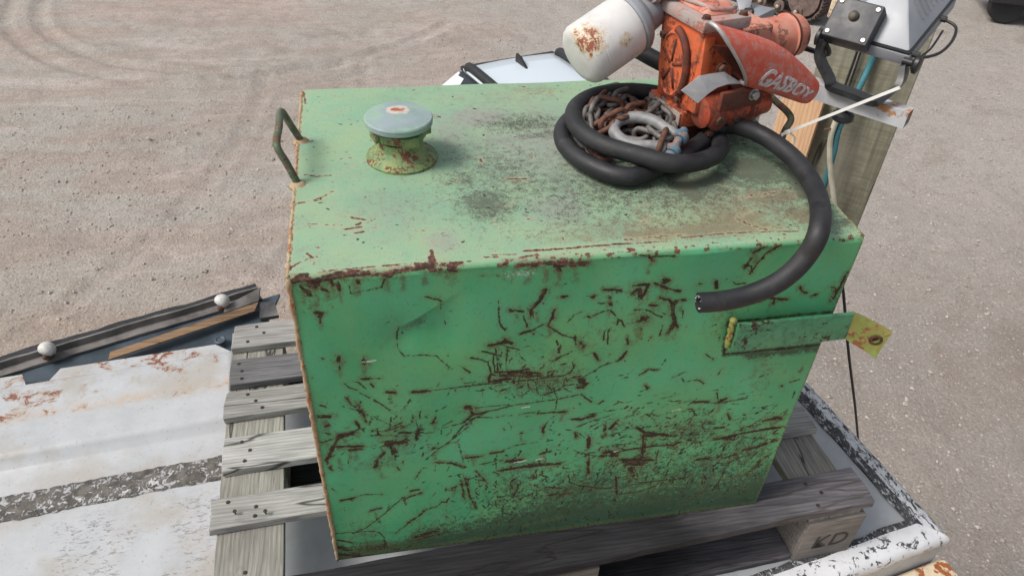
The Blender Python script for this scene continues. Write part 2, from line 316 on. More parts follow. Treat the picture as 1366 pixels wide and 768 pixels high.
M['greenbar'] = painted('green_bracket_paint', (0.075, 0.27, 0.14), (0.10, 0.31, 0.16), rust=0.20, rustcol=(0.035, 0.022, 0.014), dirt=0.4, dirtcol=(0.035, 0.06, 0.035), rough=0.5, scale=4)
M['yellowgreen'] = painted('yellow_green_worn_paint', (0.24, 0.33, 0.08), (0.30, 0.25, 0.08), rust=0.10, rustcol=(0.16, 0.06, 0.03), dirt=0.5, dirtcol=(0.26, 0.19, 0.06), rough=0.6, scale=3)

# ================================================================== GROUND
def ground():
    m = NM('dirt_yard', 0.95, spec=0.15)
    a = m.noise(0.35, 4, 0.6); b = m.noise(1.6, 6, 0.65, dist=0.6); c_ = m.noise(9, 6, 0.7); d = m.noise(45, 5, 0.75); e = m.voro(38)
    streak = m.noise(1.2, 6, 0.6, m.mapping((0.5, 2.4, 1), (0, 0, R(-18))), 0.5)
    col = m.mix(m.ramp(a, 0.35, 0.65), (0.395, 0.325, 0.292), (0.335, 0.312, 0.282))
    col = m.mix(m.ramp(streak, 0.36, 0.62, 0, 0.8), col, (0.305, 0.255, 0.22))
    pg = m.noise(.9, 5, .65, m.mapping((.5, 1.6, 1), (0, 0, R(-10)), (9, 1, 0)), .8); col = m.mix(m.ramp(pg, .46, .60, 0, .75), col, (0.335, 0.328, 0.300))
    st2 = m.noise(.8, 7, 0.7, m.mapping((0.4, 2.0, 1), (0, 0, R(-12)), (4, 2, 0)), 1.2); col = m.mix(m.ramp(st2, .52, .68, 0, .6), col, (0.47, 0.41, 0.385))
    col = m.mix(m.ramp(b, 0.50, 0.66, 0, 0.7), col, (0.29, 0.25, 0.225))
    # right-hand side is grey gravel, the middle left is browner
    sep = m.n.new('ShaderNodeSeparateXYZ'); m.l.new(m.co, sep.inputs[0])
    gx = m.ramp(m.math('ADD', sep.outputs[0], m.math('MULTIPLY', m.math('SUBTRACT', b, 0.5), 3.0)), 1.2, 3.2)
    col = m.mix(m.math('MULTIPLY', gx, 0.75), col, m.mix(m.ramp(sep.outputs[1], 6.5, 2.5), (0.33, 0.308, 0.285), (0.235, 0.215, 0.195)))
    near = m.ramp(m.math('ADD', sep.outputs[1], m.math('MULTIPLY', m.math('SUBTRACT', b, 0.5), 3.0)), 6.2, 3.2)
    col = m.mix(m.math('MULTIPLY', near, m.math('MULTIPLY', m.math('SUBTRACT', 1.0, gx), 0.6)), col, (0.285, 0.215, 0.165))
    dk = m.noise(.55, 5, .7, m.mapping((1, 1, 1), (0, 0, 0), (7, 3, 0)), .8); col = m.mix(m.ramp(dk, .55, .68, 0, .45), col, (0.22, 0.175, 0.145))
    col = m.mix(m.ramp(c_, 0.5, 0.68, 0, 0.45), col, (0.21, 0.18, 0.155))
    c3 = m.noise(18, 5, .8); col = m.mix(m.ramp(c3, 0.42, 0.28, 0, 0.25), col, (0.50, 0.46, 0.42))
    col = m.mix(m.ramp(d, 0.50, 0.62, 0, 0.42), col, (0.16, 0.135, 0.115))
    col = m.mix(m.ramp(d, 0.44, 0.32, 0, 0.6), col, (0.58, 0.54, 0.50))
    m.bump(m.math('ADD', m.math('MULTIPLY', c_, 1.0), m.math('MULTIPLY', d, 0.5)), 0.6, 0.03)
    m.bump(e, 0.35, 0.012)
    mat = m.out(col)
    # one sheet: fine grid near, coarse to the horizon, with tyre ruts and unevenness
    xs = np.concatenate([np.array([-300, -120, -50, -25, -16]), np.arange(-12, 18.01, 0.06), np.array([22, 30, 60, 120, 300])])
    ys = np.concatenate([np.array([-300, -120, -50, -20, -8]), np.arange(-2, 17.01, 0.06), np.array([20, 26, 40, 80, 160, 300])])
    X, Y = np.meshgrid(xs, ys)
    def vn(X, Y, s, seed):
        r_ = np.random.default_rng(seed); g = r_.random((256, 256)); x = X / s; y = Y / s
        i = np.floor(x).astype(int); j = np.floor(y).astype(int); fx = x - i; fy = y - j; fx = fx * fx * (3 - 2 * fx); fy = fy * fy * (3 - 2 * fy)
        q = lambda a_, b_: g[a_ % 256, b_ % 256]
        return (q(i, j) * (1 - fx) + q(i + 1, j) * fx) * (1 - fy) + (q(i, j + 1) * (1 - fx) + q(i + 1, j + 1) * fx) * fy - 0.5
    Z = vn(X, Y, 2.5, 1) * 0.05 + vn(X, Y, 0.8, 2) * 0.035 + vn(X, Y, 0.25, 3) * 0.02 + vn(X, Y, 0.12, 4) * 0.012
    fade = np.clip((19 - np.abs(Y)) / 3, 0, 1) * np.clip((19 - np.abs(X)) / 3, 0, 1); Z *= fade
    rut = np.zeros_like(Z)
    def arc(cx, cy, r0, wd, dp, a0, a1, lug=0.0):
        rr = np.hypot(X - cx, Y - cy); an = np.arctan2(Y - cy, X - cx)
        inside = np.exp(-((rr - r0) / wd) ** 4) * ((an > a0) & (an < a1))
        rim = np.exp(-((np.abs(rr - r0) - wd * 1.15) / 0.05) ** 2) * ((an > a0) & (an < a1))
        return -inside * dp + rim * dp * 0.9 + inside * lug * (np.sin(an * r0 * 40 + np.sign(rr - r0) * (rr - r0) * 20) > 0.2) * 0.012
    for q in [(-1.5, 13.5, 3.6, 0.14, 0.03, -3.3, -1.2, 1), (-1.5, 13.5, 4.05, 0.12, 0.025, -3.3, -1.2, 0), (-3.0, 15.5, 7.6, 0.16, 0.03, -1.9, -0.9, 1), (-3.0, 15.5, 5.9, 0.15, 0.03, -2.0, -0.7, 0),
              (-8, -3, 9.3, 0.14, 0.012, 0.3, 1.4, 1), (-9.5, 9.5, 9.6, 0.13, 0.014, -1.2, .1, 1), (-9.5, 9.5, 8.2, 0.13, 0.014, -1.2, .1, 1), (14, 12, 11.2, 0.16, 0.014, 3.3, 4.5, 1)]:
        rut += arc(*q)
    Z += rut * fade
    nx, ny = len(xs), len(ys)
    V = np.stack([X, Y, Z + G], -1).reshape(-1, 3)
    idx = np.arange(nx * ny).reshape(ny, nx)
    F = np.stack([idx[:-1, :-1], idx[:-1, 1:], idx[1:, 1:], idx[1:, :-1]], -1).reshape(-1, 4)
    me = bpy.data.meshes.new('ground'); me.from_pydata(V.tolist(), [], F.tolist()); me.materials.append(mat); me.shade_smooth()
    o = link('ground', me); tag(o, kind='structure')
    # loose stones
    n = 42000
    px = rng.uniform(1.0, 12, n); py = rng.uniform(-0.5, 11, n)
    k2 = 16000; px[:k2] = rng.uniform(-7, 3, k2); py[:k2] = rng.uniform(1.5, 9, k2)
    sz = rng.gamma(2.0, 0.0036, n).clip(0.003, 0.03)
    big = rng.random(n) > 0.997; sz[big] *= 1.8
    xi = np.clip(np.searchsorted(xs, px), 0, nx - 1); yi = np.clip(np.searchsorted(ys, py), 0, ny - 1); pz = Z[yi, xi] + G
    o6 = np.array([[1, 0, 0], [-1, 0, 0], [0, 1, 0], [0, -1, 0], [0, 0, .6], [0, 0, -.6]], float)
    ang = rng.uniform(0, 6.28, n); ca, sa = np.cos(ang), np.sin(ang)
    Vs = o6[None] * sz[:, None, None] * rng.uniform(0.6, 1.25, (n, 6, 3))
    Vs = np.stack([Vs[..., 0] * ca[:, None] - Vs[..., 1] * sa[:, None], Vs[..., 0] * sa[:, None] + Vs[..., 1] * ca[:, None], Vs[..., 2]], -1)
    Vs += np.stack([px, py, pz + sz * 0.25], -1)[:, None]
    tri = np.array([[0, 2, 4], [2, 1, 4], [1, 3, 4], [3, 0, 4], [2, 0, 5], [1, 2, 5], [3, 1, 5], [0, 3, 5]])
    Fs = (tri[None] + (np.arange(n) * 6)[:, None, None]).reshape(-1, 3)
    me = bpy.data.meshes.new('gravel'); me.from_pydata(Vs.reshape(-1, 3).tolist(), [], Fs.tolist())
    g = NM('gravel_stone', 0.9, spec=0.2); cc = g.mix(g.ramp(g.noise(25, 2), 0.3, 0.7), (0.27, 0.235, 0.21), (0.46, 0.42, 0.385)); me.materials.append(g.out(cc))
    tag(link('gravel', me), 'loose grey and tan gravel scattered over the dirt yard', 'gravel', kind='stuff')
ground()

# ================================================================== TANK
FRONT = [[6.9,9,2,598,14,601,26,600],[7.2,9,23,597,42,600,60,602],[5.9,9,57,601,76,603,95,601],[3.8,8,13,593,15,586],[3.4,8,17,586,22,583,24,575],[8.6,9,22,593,33,592],[3.8,9,29,591,30,585],[3.8,9,50,597,51,588],[3.4,9,57,594,58,581],[3.4,9,80,596,81,590],[4.1,7,96,600,112,601],[6.9,9,113,600,120,601],[5.9,8,120,602,149,604],[5.2,8,149,604,177,606],[3.4,8,169,608,208,606],[4.5,7,169,600,201,600],[2.8,8,113,594,109,581,88,578],[1.7,7,69,587,71,575,75,574,87,578],[3.1,8,37,583,43,580],[1.2,6,34,568,47,573],[3.8,9,26,549,34,548,29,542],[2.1,7,29,545,29,531],[2.8,9,163,560,173,555,182,551],[1.4,6,181,551,182,526],[1.4,7,186,515,188,504],[2.1,7,46,555,48,554],[1.7,6,9,550,13,551],[1.7,8,127,506,124,495,123,475],[1.7,6,146,591,146,587],[1.4,8,124,495,123,471,132,456],[1.4,7,133,457,147,457,175,452,183,441,192,429],[1.4,5,191,427,186,413],[6.2,9,46,469,45,462],[1.4,7,45,459,45,445],[4.5,9,78,460,78,451],[1.7,7,24,471,27,469],[1.4,5,191,459,191,450],[3.1,9,71,424,82,423],[2.8,9,85,423,96,420],[2.4,8,49,418,57,407,64,403],[2.1,8,66,398,79,386],[2.4,8,85,381,106,357],[1.7,8,67,419,77,404],[3.1,8,83,413,86,406],[1.7,6,59,423,64,419],[4.1,9,103,394,115,391],[3.1,9,138,388,165,386],[1.7,9,163,386,224,387],[3.4,6,49,390,53,379,66,361,72,338],[4.5,6,60,378,68,358],[2.8,6,68,380,62,361],[4.8,7,69,355,73,337],[3.4,8,57,340,61,325],[5.9,9,6,357,24,354],[2.4,8,12,381,21,375],[3.4,8,14,335,20,337],[2.8,8,13,321,20,319],[1.4,6,42,374,62,361,80,348,105,326],[1.7,7,122,332,120,321,112,317,94,313,78,318],[1.4,7,106,327,127,307,142,300,165,296,177,303,191,305],[2.4,7,153,319,144,309,141,289],[6.9,8,30,312,51,314],[2.4,7,48,319,69,324],[2.4,7,77,307,103,302],[3.4,8,117,306,134,302],[1.7,8,149,348,148,331],[2.1,7,160,338,158,331],[3.8,9,171,329,168,318],[2.8,8,196,306,210,308],[8.6,9,218,340,225,336],[3.4,8,210,308,224,322],[1.7,8,197,280,210,298,225,307],[2.1,8,207,429,221,416],[2.1,6,2,439,10,436],[1.7,6,174,393,178,400],[2.4,7,41,327,45,328],[2.4,6,77,314,82,319,89,321],[1.7,9,256,543,257,538],[2.1,9,257,533,258,517,260,504],[2.4,9,261,501,268,488],[3.4,9,272,524,284,522,292,520],[1.7,9,291,511,296,499,299,491],[4.5,9,318,556,317,549,312,536,307,528,302,522],[5.9,9,301,523,302,512],[2.4,6,308,519,309,512],[2.1,8,317,532,318,530],[4.5,9,334,516,333,503,328,493],[3.1,9,290,479,304,482],[2.4,9,304,482,321,492],[1.4,7,308,483,327,467],[1.7,9,328,488,348,471,368,461],[2.4,9,368,466,371,448],[6.9,6,376,455,382,442],[3.1,9,343,540,349,541],[1.7,7,336,541,337,541],[3.1,9,385,536,387,537],[1.4,6,375,538,383,537],[3.8,9,401,547,412,546,421,543],[2.8,8,393,525,403,523],[5.2,9,410,522,413,519],[3.8,8,408,532,409,531],[1.7,9,412,511,402,508,389,502],[3.1,8,382,501,385,500],[1.7,9,413,510,425,493,432,487],[2.4,9,432,487,438,477],[2.4,8,420,486,421,486],[2.8,8,426,489,426,482],[1.7,9,411,478,409,469,410,455],[1.7,9,416,478,415,466,417,446],[2.4,9,355,493,360,500],[1.7,8,360,500,363,508],[2.4,8,367,507,372,510],[7.6,8,280,599,307,599],[5.9,9,309,599,326,598],[9.0,9,328,597,342,596],[6.9,8,343,597,372,595],[5.2,9,332,591,336,586],[10.3,4,233,586,281,583],[4.5,9,261,602,266,602],[2.8,8,216,607,221,606],[6.2,8,193,598,200,597],[4.1,8,193,606,206,606],[2.4,8,308,476,309,475],[2.1,6,443,441,450,444],[5.2,8,445,454,449,441],[5.2,8,247,464,261,466,274,466],[5.2,8,268,471,278,461],[2.4,9,247,464,259,466],[3.4,9,266,469,278,463],[2.4,9,261,465,274,456,290,449],[2.8,9,237,454,251,448,265,441],[2.4,9,221,444,238,438,247,430],[2.4,9,246,433,248,420,252,406,257,403],[2.1,9,253,445,254,429,256,411],[2.1,8,256,457,259,434,260,412],[1.7,8,261,439,264,418],[2.1,7,265,453,265,438],[2.1,7,273,452,272,419],[1.7,6,276,449,277,424],[1.7,6,286,448,286,433],[4.1,9,248,396,250,405],[8.6,9,265,402,321,394],[6.9,9,276,407,319,400],[4.5,9,257,410,282,408,305,409],[6.9,9,248,392,283,393],[2.1,9,192,386,220,386,249,388,287,387,330,388],[1.7,9,326,388,345,389,361,389],[2.4,8,334,392,336,400],[2.1,8,340,392,344,399],[2.4,8,207,429,216,420,221,414],[2.4,8,214,394,231,393],[2.4,7,209,404,210,403],[2.4,8,249,379,261,371],[3.1,6,265,370,274,372],[2.4,7,316,383,320,367,326,352],[2.4,8,328,352,344,358,356,360],[2.4,9,355,362,363,368,375,368],[1.7,8,335,373,343,361],[1.7,9,344,369,348,355,353,341,352,317],[5.9,9,214,341,223,341],[5.2,9,221,337,226,325],[1.7,8,230,338,260,338,279,339],[3.1,9,225,323,240,324,250,328],[2.1,9,248,327,270,332,289,338,329,340,353,340,386,343],[2.8,9,224,322,213,309,197,306],[2.4,9,197,280,211,301,231,317,255,314],[2.4,8,211,311,225,315,242,322],[2.4,9,261,314,273,316],[1.7,7,281,314,286,315],[1.7,9,296,315,311,317,319,316],[2.1,9,325,313,335,313,356,311],[4.1,9,360,310,368,309],[2.4,9,390,344,408,323],[3.1,9,392,372,383,380,384,372,396,366,392,359,383,360],[1.4,9,383,377,397,386,413,399,426,407],[2.1,9,438,409,446,415,448,426],[3.1,9,400,429,407,413],[2.1,8,363,433,352,428,339,421],[2.8,8,369,413,373,403,367,393],[2.1,8,374,411,371,403],[2.4,8,381,290,395,288,417,293],[1.4,8,391,271,417,281,442,289],[1.0,6,413,295,436,299,461,302],[1.0,6,413,319,431,323],[3.4,7,435,267,436,256],[2.8,8,445,256,451,269,455,276],[5.2,7,389,256,391,249],[3.4,8,338,283,337,271],[2.4,8,273,286,276,282],[3.4,8,302,271,304,270],[1.4,6,279,304,286,288,285,282],[2.8,6,472,258,474,258],[2.4,6,411,265,416,251],[1.7,6,239,381,241,359],[1.7,6,222,384,218,373],[2.8,8,353,412,359,414],[2.1,7,414,423,415,424],[2.1,8,423,423,424,424],[2.6,8,438,600,455,598],[3.6,9,454,600,460,590],[2.6,9,460,597,489,596],[3.6,9,400,547,422,543],[6.7,9,441,537,450,543,454,527],[4.6,9,440,550,461,551,458,538,455,526],[5.2,9,479,557,487,552,478,549],[3.6,9,471,550,490,539,508,533],[3.1,9,481,524,495,519,506,507,510,516],[4.1,9,502,509,507,487,512,475,509,461,504,454],[4.1,8,514,471,520,463],[3.6,8,514,517,520,514],[4.1,8,469,512,481,510],[2.1,9,448,506,463,506,476,497,491,487],[2.1,7,484,500,495,492],[10.3,9,456,485,467,486],[3.6,5,462,475,467,447],[2.1,8,521,495,523,481],[2.1,8,495,470,495,451],[2.1,8,483,452,479,444],[2.6,8,532,464,533,465],[2.1,8,609,556,604,568,592,571],[3.1,9,606,556,612,571,622,589,635,597],[4.6,8,600,590,614,597],[3.1,8,595,566,601,582],[2.1,6,572,548,592,538],[2.6,9,590,538,603,538],[2.1,8,534,544,540,543],[3.1,9,558,546,562,533],[3.6,9,633,503,644,509,654,506,676,502],[3.1,8,656,504,657,496],[3.1,9,690,524,696,514,705,510],[3.1,7,714,505,721,506],[5.2,6,749,492,752,512,743,517],[4.1,7,752,494,757,548],[2.6,8,575,406,590,392],[5.2,4,646,468,667,480],[10.3,3,660,395,667,343],[12.9,3,632,402,723,399],[2.1,8,435,628,436,628],[3.1,6,446,453,449,441],[1.7,8,574,406,590,392],[1.7,8,606,358,608,370],[3.0,8,437,409,446,416,448,427],[1.1,8,411,397,420,402,437,409],[3.0,8,489,350,494,345],[3.0,6,476,374,489,385,505,383],[2.6,9,546,358,553,348,563,352,574,351,585,341],[1.7,7,529,362,548,372],[1.3,6,509,327,527,330],[1.3,6,519,318,549,323],[2.2,8,551,302,573,304],[3.5,9,579,300,602,298],[1.7,9,597,295,631,292,666,297],[7.3,9,620,295,630,298],[2.6,9,614,315,618,301],[2.2,8,515,279,528,275],[1.7,9,571,286,579,284,584,272,579,247],[2.6,8,692,259,697,260],[2.2,9,732,327,749,332],[3.0,8,719,321,721,320],[3.5,6,743,351,744,361],[6.5,9,717,237,731,241,744,237],[3.0,9,635,203,677,208,721,214,756,216],[5.2,8,640,204,672,205],[3.0,8,625,233,645,232],[4.3,7,677,223,693,226],[3.5,9,491,253,508,236,519,235],[8.6,8,511,236,543,226],[3.9,8,522,234,558,222],[1.7,8,469,200,505,200,557,199],[4.3,8,506,229,512,177],[12.9,9,481,172,531,165],[5.2,9,441,194,467,190],[6.5,8,451,205,461,191],[4.3,8,564,200,575,205],[3.5,8,611,154,637,153],[5.6,8,665,150,684,158],[4.3,7,705,161,732,173,747,184],[3.0,7,733,122,741,141],[2.2,6,586,228,606,228],[3.0,7,643,265,650,250],[2.6,6,669,234,675,254],[4.3,6,435,268,439,244],[3.5,8,448,258,456,275],[3.7,8,5,304,21,307],[5.1,9,8,262,18,284,30,309,51,316],[2.8,8,30,315,35,312],[5.5,9,26,289,61,284],[4.6,8,43,280,60,279],[6.9,9,99,286,127,281],[7.8,9,102,285,106,260],[6.0,9,93,261,84,252,78,232],[3.2,8,8,262,13,240],[1.8,7,14,269,22,273],[1.8,9,155,235,174,257,190,270,204,284,220,299],[5.5,8,164,258,172,261],[2.8,7,204,266,208,246,213,220],[4.1,9,215,230,242,228],[3.2,8,168,226,193,222,215,209],[1.8,8,237,209,259,212,276,211],[3.2,8,255,232,275,232],[1.4,8,275,235,297,243,328,244],[6.9,9,274,187,297,187,336,185],[5.5,8,282,207,308,205],[2.3,8,136,189,146,211],[2.3,8,110,224,114,217],[3.2,9,21,163,41,165],[1.8,8,38,165,57,171,84,163],[1.8,9,30,69,53,81,84,114,116,149],[3.2,9,116,142,125,148,144,155],[3.2,8,128,163,141,164],[2.3,8,118,149,118,133],[2.3,9,98,56,122,81],[3.7,9,122,83,143,101,152,111],[2.8,9,146,108,169,115,178,125,185,121,189,132],[2.3,8,5,75,38,70,53,72,72,65,80,50,79,14],[3.7,8,62,126,71,128,79,129],[2.3,7,9,198,17,183],[9.2,8,3,37,23,22],[13.8,9,3,16,33,4],[6.9,8,24,1,77,-2],[16.1,7,132,38,168,45],[13.8,5,83,8,143,15],[4.6,7,81,14,79,40],[4.6,7,215,180,221,137,233,96],[4.1,7,209,177,215,120],[3.2,8,303,135,296,113],[3.2,7,290,152,301,163],[4.1,8,195,157,202,160],[2.8,8,323,150,333,176],[3.7,7,232,195,252,159],[6.9,4,180,88,204,53],[3.2,7,141,285,147,313],[2.8,8,150,244,151,252],[4.1,6,0,58,27,42],[4.9,9,311,189,342,185,371,183],[3.9,8,380,291,394,288,417,291],[2.0,8,390,272,419,282,440,288],[3.4,8,444,258,453,272,457,267],[3.4,8,435,269,436,255],[4.9,9,414,245,416,215],[2.0,7,417,211,419,187],[5.4,8,418,187,423,152],[2.4,8,396,212,419,200,445,191],[14.6,8,444,201,467,197],[3.4,9,468,199,511,200,556,199],[4.9,8,563,197,571,205],[3.4,9,490,253,508,237],[9.8,8,506,232,532,228],[7.3,7,532,228,559,221],[5.4,8,508,218,513,177],[12.2,9,483,174,530,165],[8.8,9,486,162,518,156],[9.8,9,495,153,505,131],[4.4,8,336,213,351,218],[2.9,9,388,151,391,133,412,119,446,106,476,102],[2.9,8,350,130,379,119],[3.4,9,473,132,481,84],[2.4,8,482,84,522,86,548,94],[2.4,8,515,110,560,108,608,106],[3.9,8,574,103,598,106],[3.4,8,634,204,666,210,748,213],[6.3,8,644,204,672,197],[5.4,8,611,154,635,155],[6.3,8,663,150,685,154],[4.4,7,691,165,721,167,751,181],[5.9,7,716,94,731,114,739,139],[2.4,7,673,130,672,99,664,58],[3.9,6,635,101,642,51],[9.8,6,713,235,739,238],[3.4,7,337,265,338,282],[3.4,7,388,263,391,243],[3.4,7,326,150,334,178],[4.9,6,352,105,397,101],[3.9,6,380,109,419,137],[3.4,6,538,155,539,189],[14.6,4,320,31,387,39]]
TOP = [[2.5,7,11,242,29,234,49,238],[2.5,6,4,163,17,165,33,169,40,179,51,193],[2.5,6,13,113,39,110,54,105],[4.4,8,77,122,85,118,95,115],[3.2,7,97,110,107,116],[5.1,8,66,95,79,97,88,99],[4.4,8,83,105,88,109],[4.4,7,78,85,90,88],[3.8,6,102,95,109,96],[3.2,5,60,124,69,125],[9.5,4,61,107,66,93],[3.2,8,20,48,25,41],[3.8,8,18,32,25,38,32,39],[3.8,8,0,16,9,27,13,30],[2.5,7,27,23,30,28],[3.2,7,31,60,34,59],[12.7,9,173,19,172,3],[4.4,8,174,36,174,24],[6.3,5,153,85,171,83],[5.7,4,166,59,181,55],[5.1,8,303,206,330,205],[4.4,6,228,210,232,204],[2.5,7,308,95,316,97],[9.5,4,287,131,301,145],[6.3,4,265,99,267,79],[3.8,8,239,14,256,12],[8.2,7,283,8,307,12],[2.5,7,249,17,280,16],[5.7,8,152,10,200,2],[3.2,7,42,9,94,11,147,10],[5.7,8,292,22,352,20,433,21],[4.8,7,433,20,482,21],[12.1,5,429,30,486,32,508,32],[3.2,7,506,27,571,29,671,21],[5.7,7,600,62,614,42,630,29],[14.5,4,606,68,630,78],[12.1,5,632,118,690,122],[8.1,4,609,156,641,138],[12.1,4,462,65,482,82],[6.5,4,470,115,492,113],[2.4,6,348,48,348,36],[8.1,8,761,12,761,3],[4.5,8,272,270,272,264],[1.6,6,350,274,353,262],[6.1,5,365,495,400,487,437,490],[4.1,7,376,518,389,514],[1.6,5,214,422,235,409],[2.0,5,310,311,321,303],[4.5,4,30,413,44,429,67,440],[4.5,4,52,437,78,447],[3.0,4,44,505,63,494],[5.2,7,2,522,6,476],[5.2,8,-3,337,20,344],[5.2,8,-3,212,13,214],[3.0,6,11,240,49,236],[3.8,5,64,293,78,288],[3.8,5,72,257,91,273],[3.8,7,304,206,328,204],[3.8,6,273,273,273,262],[5.2,6,2,163,30,172,52,191]]
BLOB = [[290,404,69,38,"g",7],[363,383,76,32,"k",5],[235,355,36,74,"g",5],[404,339,49,63,"g",7],[341,337,73,15,"g",8],[240,213,44,52,"k",4],[262,139,52,52,"k",6],[343,170,33,78,"k",3],[190,56,29,33,"g",5],[372,108,63,55,"k",3],[466,168,67,29,"k",6],[561,158,34,53,"k",8],[610,175,47,44,"k",7],[689,189,60,58,"k",8],[732,151,23,88,"k",8],[678,114,68,26,"b",8],[603,63,48,38,"b",8],[470,41,62,21,"b",7],[548,50,63,19,"b",6],[471,78,21,46,"b",5],[754,36,16,24,"k",6],[436,182,45,42,"k",5],[377,43,91,17,"b",4],[384,156,22,40,"g",5],[154,233,55,13,"k",2],[540,456,54,25,"k",4],[412,497,82,25,"b",3],[36,312,22,19,"k",2],[696,354,80,110,"k",7]]  # k spots darken the top, also below and right of the coil
tank = thing('fuel_tank', (W / 2, D / 2, 0), 'large scratched and rusty green steel fuel tank standing on the wooden pallet', 'fuel tank')
def tank_shell():
    st = 0.0015; r = 0.009
    nx = int(W / st) + 1; xs = np.linspace(0, W, nx)
    ytop = np.linspace(D, r, int((D - r) / st)); arc = np.linspace(0, math.pi / 2, 9)[1:-1]; zf = np.linspace(H - r, 0, int((H - r) / st))
    prof = [(y, H, 0) for y in ytop] + [(r - r * math.sin(a), H - r + r * math.cos(a), 1) for a in arc] + [(0, z, 2) for z in zf]
    P = np.array(prof); ny = len(P)
    X = np.tile(xs, (ny, 1)); Y = np.tile(P[:, 0:1], (1, nx)); Z = np.tile(P[:, 1:2], (1, nx)); part = P[:, 2]
    names = ('rust', 'scratch_shade', 'dust', 'grime_shade', 'stain', 'topness', 'pale'); A = {k: np.zeros((ny, nx), np.float32) for k in names}
    vcoord_f = np.where(part == 2, P[:, 1], np.where(part == 1, P[:, 1], 9))   # z on the front
    vf = P[:, 1].copy(); vf[part == 0] = H + (P[part == 0, 0])                    # front coordinate runs on over the fold
    vt = P[:, 0].copy(); vt[part == 2] = -(H - P[part == 2, 1])                   # top coordinate runs on down the front
    A['topness'][:] = np.clip((P[:, 1] - (H - 0.006)) / 0.006, 0, 1)[:, None]
    def field(cell, seed):
        q = np.random.default_rng(seed).random((int(ny * st / cell) + 3, int(nx * st / cell) + 3)); yy = np.arange(ny) * st / cell; xx = np.arange(nx) * st / cell
        i = yy.astype(int); j = xx.astype(int); fy = (yy - i)[:, None]; fx = (xx - j)[None, :]; fy = fy * fy * (3 - 2 * fy); fx = fx * fx * (3 - 2 * fx)
        a_ = q[i][:, j]; b_ = q[i][:, j + 1]; c_ = q[i + 1][:, j]; d_ = q[i + 1][:, j + 1]
        return (a_ * (1 - fx) + b_ * fx) * (1 - fy) + (c_ * (1 - fx) + d_ * fx) * fy - .5
    WX = field(.012, 1) * .0012 + field(.004, 2) * .0010; WY = field(.012, 3) * .0012 + field(.004, 4) * .0010
    NV = field(.009, 5) * 1.0 + field(.0035, 6) * .9
    def stroke(key, V, wmm, s, pts, dx=0.0, soft=0.5):
        v = V; wd = wmm / 1000 / 2
        q = [(pts[i] / 1000 + dx, pts[i + 1] / 1000) for i in range(0, len(pts), 2)]
        if len(q) == 1: q.append((q[0][0] + 0.001, q[0][1]))
        for (x0, y0), (x1, y1) in zip(q[:-1], q[1:]):
            pad = wd * 2.5 + 0.004
            i0, i1 = np.searchsorted(xs, [min(x0, x1) - pad, max(x0, x1) + pad]); rows = np.where((v > min(y0, y1) - pad) & (v < max(y0, y1) + pad))[0]
            if len(rows) == 0 or i1 <= i0: continue
            gx = xs[i0:i1][None, :] + WX[rows[0]:rows[-1] + 1, i0:i1][rows - rows[0]]; gy = v[rows][:, None] + WY[rows[0]:rows[-1] + 1, i0:i1][rows - rows[0]]
            dx_, dy_ = x1 - x0, y1 - y0; L = dx_ * dx_ + dy_ * dy_ + 1e-9
            t = np.clip(((gx - x0) * dx_ + (gy - y0) * dy_) / L, 0, 1)
            dd = np.hypot(gx - x0 - t * dx_, gy - y0 - t * dy_)
            val = np.clip(1.12 - dd / (wd + 0.0009) * 0.62, 0, 1) * s / 9
            val = val * np.clip(1.0 + .5 * NV[rows[0]:rows[-1] + 1, i0:i1][rows - rows[0]], .3, 1.3)
            blk = A[key][rows[0]:rows[-1] + 1, i0:i1]
            sub = np.zeros_like(blk); sub[rows - rows[0]] = val; np.maximum(blk, sub, out=blk)
    rs_ = np.random.default_rng(21)
    for q in FRONT:
        wmm, s, pts = q[0], q[1], q[2:]
        thin = wmm < 3.0
        if thin or s < 6: stroke('scratch_shade' if thin else 'rust', vf, wmm * (0.5 if thin else 0.66), s, pts)
        else:            # a scrape: a ragged core and several finer parallel scores
            stroke('rust', vf, wmm * .42, s, pts)
            for j in range(5):
                ox_, oz_ = rs_.normal(0, wmm * .30), rs_.normal(0, wmm * .30); k_ = rs_.uniform(.55, 1.15)
                cx0, cz0 = sum(pts[0::2]) / len(pts[0::2]), sum(pts[1::2]) / len(pts[1::2])
                stroke('scratch_shade' if j % 2 else 'rust', vf, rs_.uniform(.6, max(.9, wmm * .22)), s * rs_.uniform(.75, 1), [cx0 + (v_ - cx0) * k_ + ox_ if i_ % 2 == 0 else cz0 + (v_ - cz0) * k_ + oz_ for i_, v_ in enumerate(pts)])
            stroke('stain', vf, wmm * 2.6, 4.6, pts); stroke('grime_shade', vf, wmm * 1.8, 2.6, pts)
        stroke('rust', vf, wmm * 3.0 + 5, s * 0.36, pts)
        if wmm > 3.2 and s >= 8:       # rust runs down from the larger chips
            mx_ = sum(pts[0::2]) / len(pts[0::2]); mz_ = min(pts[1::2]); stroke('stain', vf, wmm * 1.2 + 2, 4.5, [mx_, mz_, mx_, mz_ - 10 - wmm * 2.5])
    for q in TOP: stroke('rust', vt, q[0] * .7, q[1] * .92, q[2:]); stroke('rust', vt, q[0] * 3 + 4, q[1] * 0.3, q[2:])
    r_ = np.random.default_rng(11)
